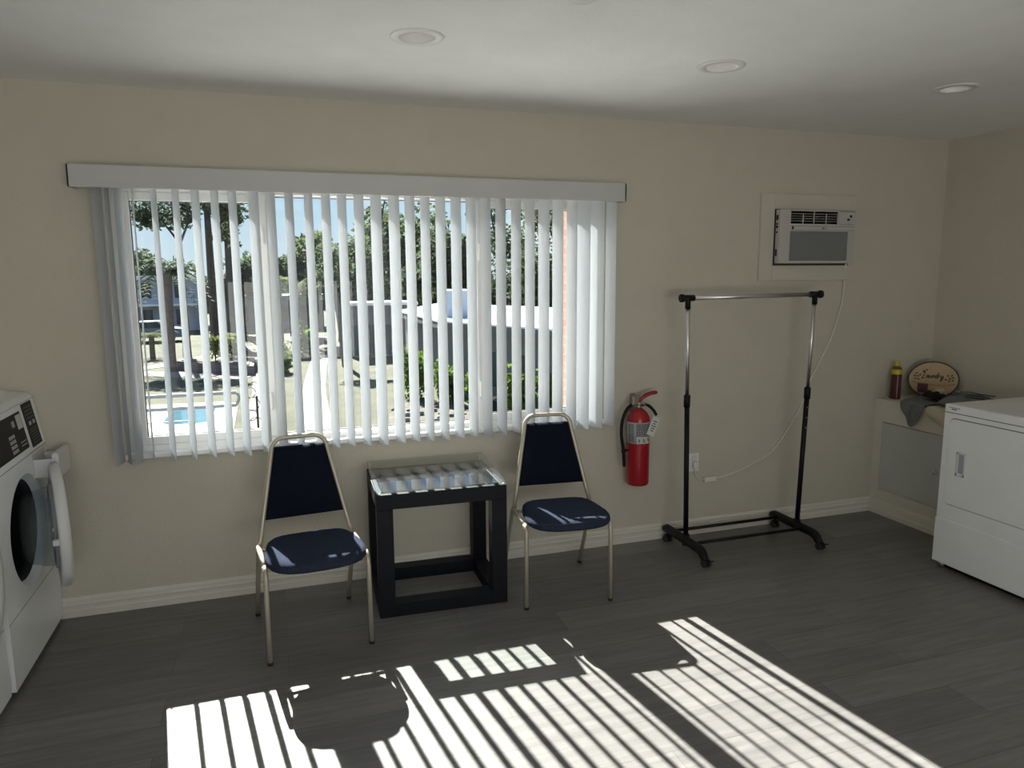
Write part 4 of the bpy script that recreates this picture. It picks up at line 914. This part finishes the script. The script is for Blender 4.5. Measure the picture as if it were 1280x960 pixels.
def fronds(t, c, n, ln, mt, seed, up=0.5, r=0.03):
    rnd = random.Random(seed); vs, fs = [], []; c = Vector(c); inv = wm(t).inverted()
    for k in range(n):
        a = 2 * math.pi * k / n + rnd.uniform(-0.2, 0.2); el = rnd.uniform(-0.35, 1.0) * up; d = Vector((math.cos(a), math.sin(a), 0)); L_ = ln * rnd.uniform(0.8, 1.15); sd_ = Vector((-d.y, d.x, 0))
        for j in range(14):
            s0 = j / 14; p = c + d * L_ * s0 + Vector((0, 0, L_ * (el * s0 * 1.6 - 0.75 * s0 * s0)))
            for sg_ in (-1, 1):
                e_ = (sd_ * sg_ * 0.8 + d * 0.6 + Vector((0, 0, -0.35))).normalized() * L_ * 0.28 * (1 - 0.6 * s0); i = len(vs); w_ = d * L_ * 0.03
                vs += [p - w_, p + w_, p + e_ + w_ * 0.2, p + e_ - w_ * 0.2]; fs.append((i, i + 1, i + 2, i + 3))
    me = bpy.data.meshes.new('fronds'); me.from_pydata([inv @ v_ for v_ in vs], [], fs); me.materials.append(mt)
    o = bpy.data.objects.new('fronds', me); COL.objects.link(o); o.parent = t
    return o
# far evergreen mass in the middle and right
def blob(x, y, z, r, seed, k=6):
    rnd = random.Random(seed); return [(x + rnd.uniform(-1, 1) * r * 0.6, y + rnd.uniform(-1, 1) * r * 0.5, z + rnd.uniform(-0.7, 0.8) * r * 0.7, r * rnd.uniform(0.35, 0.6), r * rnd.uniform(0.35, 0.6), r * rnd.uniform(0.3, 0.5)) for _ in range(k)]
tree('tall mid green tree left of the centre pane middle, above the grey wall', 4.6, 45, 0.35, 4.5, blob(4.3, 45, 2.4, 2.9, 1, 10), 4940, 0.187, leafm_m, 1)
tree('dense dark green tree rising behind the pale roof', 9.6, 54, 0.4, 4.5, blob(9.6, 54, 3.0, 4.6, 2, 12), 5320, 0.202, leafm_m, 2, branches=[[(9.4, 54, 2.0), (8.6, 54, 5.0), (9.0, 54, 7.6)], [(9.8, 54, 2.0), (11.0, 54, 5.6), (10.8, 54, 8.0)]])
tree('dark leafy tree right of the middle pane behind the white roof', 11.0, 43.5, 0.35, 4.2, blob(11.0, 43.5, 1.7, 3.2, 3, 12), 4940, 0.202, leafd_m, 3, branches=[[(10.8, 43.5, 1.2), (10.0, 43.5, 4.2), (10.1, 43.5, 6.9)], [(11.1, 43.5, 2), (11.9, 43.5, 4.9), (12.2, 43.5, 7.0)]])
tree('thin-leaved tall tree seen through the right pane', 18.4, 54, 0.3, 6.0, blob(18.4, 54, 1.8, 4.0, 4, 9) + blob(18.6, 54, 5.6, 3.6, 40, 8), 3990, 0.158, leafd_m, 4, branches=[[(18.4, 54, 2.5), (17.6, 54, 5.6), (17.4, 54, 8.5)], [(18.5, 54, 2.5), (19.8, 54, 5.8), (20.2, 54, 8.4)]])
tree('bare-branched dark tree at the right end of the right pane', 18.2, 43, 0.28, 5.2, blob(18.2, 43, 0.8, 3.0, 5, 9) + blob(18.0, 43, 4.4, 2.6, 50, 6), 3230, 0.158, leafd_m, 5, branches=[[(18.2, 43, 2.5), (17.4, 43, 4.8), (17.5, 43, 7.0)]])
tree('round green tree just right of the first window mullion', 1.7, 51, 0.3, 3.5, blob(1.7, 51, 1.4, 1.8, 6, 9), 3230, 0.173, leafm_m, 6)
tree('dark green tree low behind the first mullion', -2.0, 54, 0.3, 3.5, blob(-2.0, 54, 1.0, 1.7, 7, 9), 3040, 0.173, leafd_m, 7)
# pines with airy crowns on the left
tree('airy pine with hanging branches at the top of the left pane', -4.3, 39, 0.20, 7.6, blob(-4.9, 37, 5.0, 1.7, 8, 7) + blob(-3.2, 38, 5.6, 1.3, 9, 5), 2280, 0.122, leafd_m, 8, branches=[[(-4.2, 39, 3.2), (-5.2, 38.5, 4.6), (-6.2, 38, 5.0)], [(-4.2, 39, 3.4), (-3.4, 39, 5.2), (-2.6, 39, 5.8)]])
tree('tall straight pine in the middle of the left pane', -3.1, 43, 0.26, 8.6, blob(-2.7, 43, 5.5, 1.8, 10, 7) + blob(-1.9, 43, 3.8, 1.2, 11, 4), 2185, 0.122, leafd_m, 10, branches=[[(-3.1, 43, 3.4), (-2.2, 43, 4.9), (-1.4, 43, 4.8)]])
tree('dark slim pine right of the tall straight one', -2.3, 48, 0.3, 7.8, blob(-1.7, 48, 4.9, 1.6, 12, 6), 1520, 0.130, leafd_m, 12)
# palms
def palm(label, x, y, h, r, n, ln, mt, seed, lean=0.0, up=0.5):
    t = thing('palm_tree', label, 'palm', (x, y, G), 0, 'palms in the garden')
    MB().tube(smooth_path([(x, y, G - 0.05), (x + lean * 0.5, y, G + h * 0.5), (x + lean, y, G + h)], 4), [r * 1.2, r, r, r, r, r, r, r, r * 1.1], 10).build('trunk', palmb_m, t)
    fronds(t, (x + lean, y, G + h), n, ln, mt, seed, up); return t
palm('tall palm with a thick brown trunk in the left pane', -4.55, 34, 4.6, 0.24, 22, 1.9, leafm_m, 21, 0.1, 0.5)
palm('low bushy palm beside the curved path in the left pane', -1.55, 40, 0.9, 0.16, 20, 1.5, leafl_m, 22)
palm('small palm in front of the pale apartment block', -6.0, 39, 1.3, 0.14, 16, 1.2, leafl_m, 23)
palm('slim palm just right of the first window mullion', 0.62, 40.5, 4.1, 0.15, 18, 1.3, leafl_m, 24)
palm('leaning palm beside the path in the middle pane', 2.5, 41, 4.3, 0.17, 18, 1.6, leafm_m, 25, 0.15)
# small trunks near the grey wall
tree('pale slanted trunk in front of the grey wall', 3.35, 31.5, 0.15, 4.3, blob(2.9, 31.5, 1.9, 1.2, 30, 5), 950, 0.115, leafm_m, 30, (-0.45, 0), mat('pale_bark', (0.16, 0.14, 0.13), 0.95, bump=0.5, bscale=10, var=0.2))
tree('thin crooked shrub trunk by the pool railing', -5.2, 26.5, 0.07, 2.4, blob(-5.0, 26.5, -0.4, 0.5, 31, 4), 418, 0.058, leafm_m, 31, (0.35, 0), mat('pale_bark', (0, 0, 0)))
# bushes
def bush(label, x, y, rx, ry, rz, n, size, mt, seed, group='shrubs in the garden', G=-2.75):
    t = thing('shrub', label, 'shrub', (x, y, G), 0, group)
    q = MB()
    for a in (0, 2.1, 4.2): q.tube([(x, y, max(G - 0.26, -2.75)), (x + 0.4 * rx * math.cos(a), y + 0.4 * ry * math.sin(a), G + rz)], 0.02, 6)
    q.build('stem', bark_m, t)
    leaf_obj('foliage', [(x + rx * 0.5 * math.cos(a), y + ry * 0.5 * math.sin(a), G + rz * (0.55 + 0.25 * math.sin(3 * a)), rx * 0.65, ry * 0.65, rz * 0.6) for a in (0, 1.3, 2.6, 3.9, 5.2)], n, size, mt, t, seed, 0.7)
    return t
bush('bright green round bush left of the gravel bed', 4.72, 21.6, 0.45, 0.55, 1.55, 900, 0.09, leafh_m, 61)
bush('bright green bush second from the left along the house wall', 5.62, 20.2, 0.42, 0.45, 1.15, 800, 0.09, leafh_m, 62)
bush('low bright green bush third along the house wall', 6.35, 18.9, 0.42, 0.45, 0.95, 700, 0.09, leafh_m, 63)
bush('bright green bush below the right pane mullion', 7.2, 17.6, 0.5, 0.5, 1.15, 800, 0.085, leafh_m, 64)
bush('bright green bush rightmost along the house wall', 8.0, 16.6, 0.5, 0.5, 1.2, 800, 0.085, leafh_m, 65)
bush('small yellow-green bush beside the white path', 0.45, 30.3, 0.45, 0.5, 0.9, 500, 0.10, leafh_m, 66)
bush('dark red-green bush behind the small yellow-green one', 0.4, 33.5, 0.5, 0.5, 1.0, 950, 0.072, leafm_m, 67)
bush('yellow-green bush in the brick planter, left one', -2.45, 32.3, 0.32, 0.32, 0.75, 400, 0.07, leafl_m, 68, G=-2.02)
bush('yellow-green bush in the brick planter, right one', -1.65, 31.6, 0.32, 0.32, 0.70, 400, 0.07, leafl_m, 69, G=-2.02)
bush('light green bush beyond the white path by the grey wall', 1.75, 36.5, 0.6, 0.6, 1.5, 500, 0.11, leafh_m, 70)

# gravel bed with stones
flat('gravel_bed', [(2.9, 15.0), (7.2, 12.8), (7.8, 16.0), (5.6, 20.3), (4.3, 20.6), (3.4, 18.8)], mulch_m, G + 0.02)
rnd = random.Random(5)
placed = []
while len(placed) < 44:
    u, v_ = rnd.random(), rnd.random(); x = 3.6 + 3.3 * u; y = 19.6 - 2.0 * u - 4.3 * v_ * (1 - 0.2 * u)
    if any(math.hypot(x - a, y - b) < 0.36 for a, b in placed) or any(math.hypot(x - a, y - b) < 0.95 for a, b in ((4.72, 21.6), (5.62, 20.2), (6.35, 18.9), (7.2, 17.6))): continue
    placed.append((x, y))
    s = rnd.uniform(0.05, 0.13); q = MB().sphere((x, y, G + 0.02 + s * 0.4), s, sub=1, sc=(1.2, rnd.uniform(0.8, 1.2), 0.7)); o = q.build('garden_stone', rock_m)
    tag(o, 'pale stone lying in the gravel bed outside the window', 'stone', 'pale stones in the gravel bed')

# low house with a white roof
ho_ = thing('white_roofed_house', 'low grey house with a flat white roof outside the window', 'house', (9, 22, G))
foot = [(8.9, 15.3), (5.85, 22.4), (5.75, 30.5), (9.4, 38.0), (15.0, 27.0), (14.5, 15.3)]
cx_, cy_ = 9.9, 25
def inset(P, k): return [(cx_ + (x - cx_) * k, cy_ + (y - cy_) * k) for x, y in P]
MB().poly_prism(inset(foot, 0.93), 'z', G, -0.35).build('house_wall', bwall_m, ho_)
MB().poly_prism(foot, 'z', -0.38, -0.14).build('fascia', fascia_m, ho_)
MB().poly_prism(inset(foot, 1.004), 'z', -0.14, -0.08).build('roof', roof_m, ho_)
ed = Vector((5.85 - 8.9, 22.4 - 15.3, 0)).normalized()
for k, (s0, s1, mt_) in enumerate(((0.7, 1.5, dark_w), (2.6, 3.2, dark_w), (4.3, 5.3, teal_m), (6.1, 6.5, dark_w))):
    a = Vector((*inset([(8.9, 15.3)], 0.93)[0], 0)); n_ = Vector((-ed.y, ed.x, 0)); q = MB()
    P = [(a + ed * s + n_ * o_) for s, o_ in ((s0, 0.015), (s1, 0.015), (s1, -0.05), (s0, -0.05))]
    q.poly_prism([(p.x, p.y) for p in P], 'z', G + 0.5, G + 1.7).build('window', mt_, ho_)
un = thing('rooftop_unit', 'pale blue-white boxy unit standing on the white roof', 'rooftop unit', (6.95, 24, -0.08))
MB().box(6.45, 23.8, -0.08, 7.45, 24.8, 0.95, 0.03).build('unit_casing', unit_m, un); MB().box(6.42, 23.77, 0.95, 7.48, 24.83, 1.0, 0.01).build('unit_lid', roof_m, un)
# grey garden building further back
gb = thing('garden_building', 'grey building with white trim and teal glass beyond the lawn', 'building', (5.5, 36.5, G))
MB().box(3.95, 35.2, G, 7.5, 37.2, 0.0).build('building_wall', bwall_m, gb); MB().box(3.85, 35.05, -0.02, 7.6, 37.3, 0.14).build('roof_edge', roof_m, gb)
for x0, x1 in ((4.05, 5.05), (5.15, 6.1)): MB().box(x0, 35.14, G + 0.1, x1, 35.22, -1.05).build('window', teal_m, gb)
# teal building behind the left mullion
tbd = thing('teal_building', 'dark teal building half hidden behind the trees in the middle pane', 'building', (0.8, 58, G))
MB().box(-3.2, 57, G, 4.2, 62, -0.2).build('building_wall', teal_m, tbd); MB().box(-3.4, 56.8, -0.2, 4.4, 62.2, 0.0).build('roof', fascia_m, tbd)
for x in (-2.4, -0.8, 0.8, 2.4): MB().box(x, 56.95, G + 0.7, x + 0.9, 57.02, -0.8).build('window', dark_w, tbd)
# apartment block
ab = thing('apartment_block', 'pale two-storey apartment block at the far left outside', 'building', (-11, 63, G))
MB().box(-18, 60, G, -5.4, 68, 1.3).build('building_wall', apt_m, ab); MB().box(-18.2, 59.7, 1.3, -5.2, 68.2, 1.6).build('roof', roof_m, ab)
for z in (G + 0.5, G + 2.6):
    for x in (-12, -10.6, -9.4, -8.2, -7.0): MB().box(x, 59.93, z, x + 0.7, 60.02, z + 1.2).build('window', dark_w, ab)
MB().box(-18, 59.0, G + 2.0, -5.4, 59.95, G + 2.15).build('balcony_slab', roof_m, ab)
car = thing('parked_car', 'blue-grey car parked before the apartment block', 'car', (-7.4, 50, G))
cm = MB(); cm.poly_prism([(-9.3, G + 0.3), (-9.3, G + 0.8), (-8.9, G + 0.9), (-8.4, G + 1.35), (-7.0, G + 1.38), (-6.4, G + 0.95), (-5.6, G + 0.85), (-5.5, G + 0.3)], 'y', 49.2, 50.8); cm.build('car_body', car_m, car)
MB().poly_prism([(-8.75, G + 0.93), (-8.32, G + 1.28), (-7.05, G + 1.30), (-6.55, G + 0.95)], 'y', 49.17, 49.3).build('car_window', dark_w, car)
for x in (-8.6, -6.3): MB().lathe([(0, -0.1), (0.32, -0.1), (0.32, 0.1), (0, 0.1)], (x, 49.25, G + 0.32), axis='y', seg=20).build('wheel', rub_m, car)
# clipped hedge in front of the lot
hd = thing('clipped_hedge', 'long green hedge far away beyond the lawn and behind every tree', 'hedge', (10, 92, G))
leaf_obj('foliage', [(x, 92.0, G + 2.2, 2.6, 1.6, 2.6) for x in range(-40, 66, 3)], 7000, 0.42, leafd_m, hd, 90, 0.7)
MB().box(-41, 91.8, G, 66, 92.2, G + 3.2).build('hedge_wood', bark_m, hd)
# salmon brick wing beside the window
wg = thing('salmon_brick_wing', 'salmon brick wall of the neighbouring wing right of the window', 'building', (2.9, 1.4, G))
MB().box(2.37, WT + 0.02, G, 3.6, 2.0, 3.2).build('brick_wall', salmon_m, wg)
# far tree line
for k, x in enumerate((-28, -19, -10, -1, 33, 41)):
    tree('distant green tree line tree %s' % ('far left beyond the apartment block' if x < -14 else 'behind the apartment roof, left' if x == -11 else 'behind the apartment roof, right' if x == -6 else 'far right, nearer the brick wing' if x < 25 else 'far right, outermost'), x, 74 if x < 0 else 52, 0.4, 4, blob(x, 74 if x < 0 else 52, 0.8, 3.9, 70 + k, 9), 1710, 0.288, leafm_m if k % 2 else leafd_m, 80 + k)
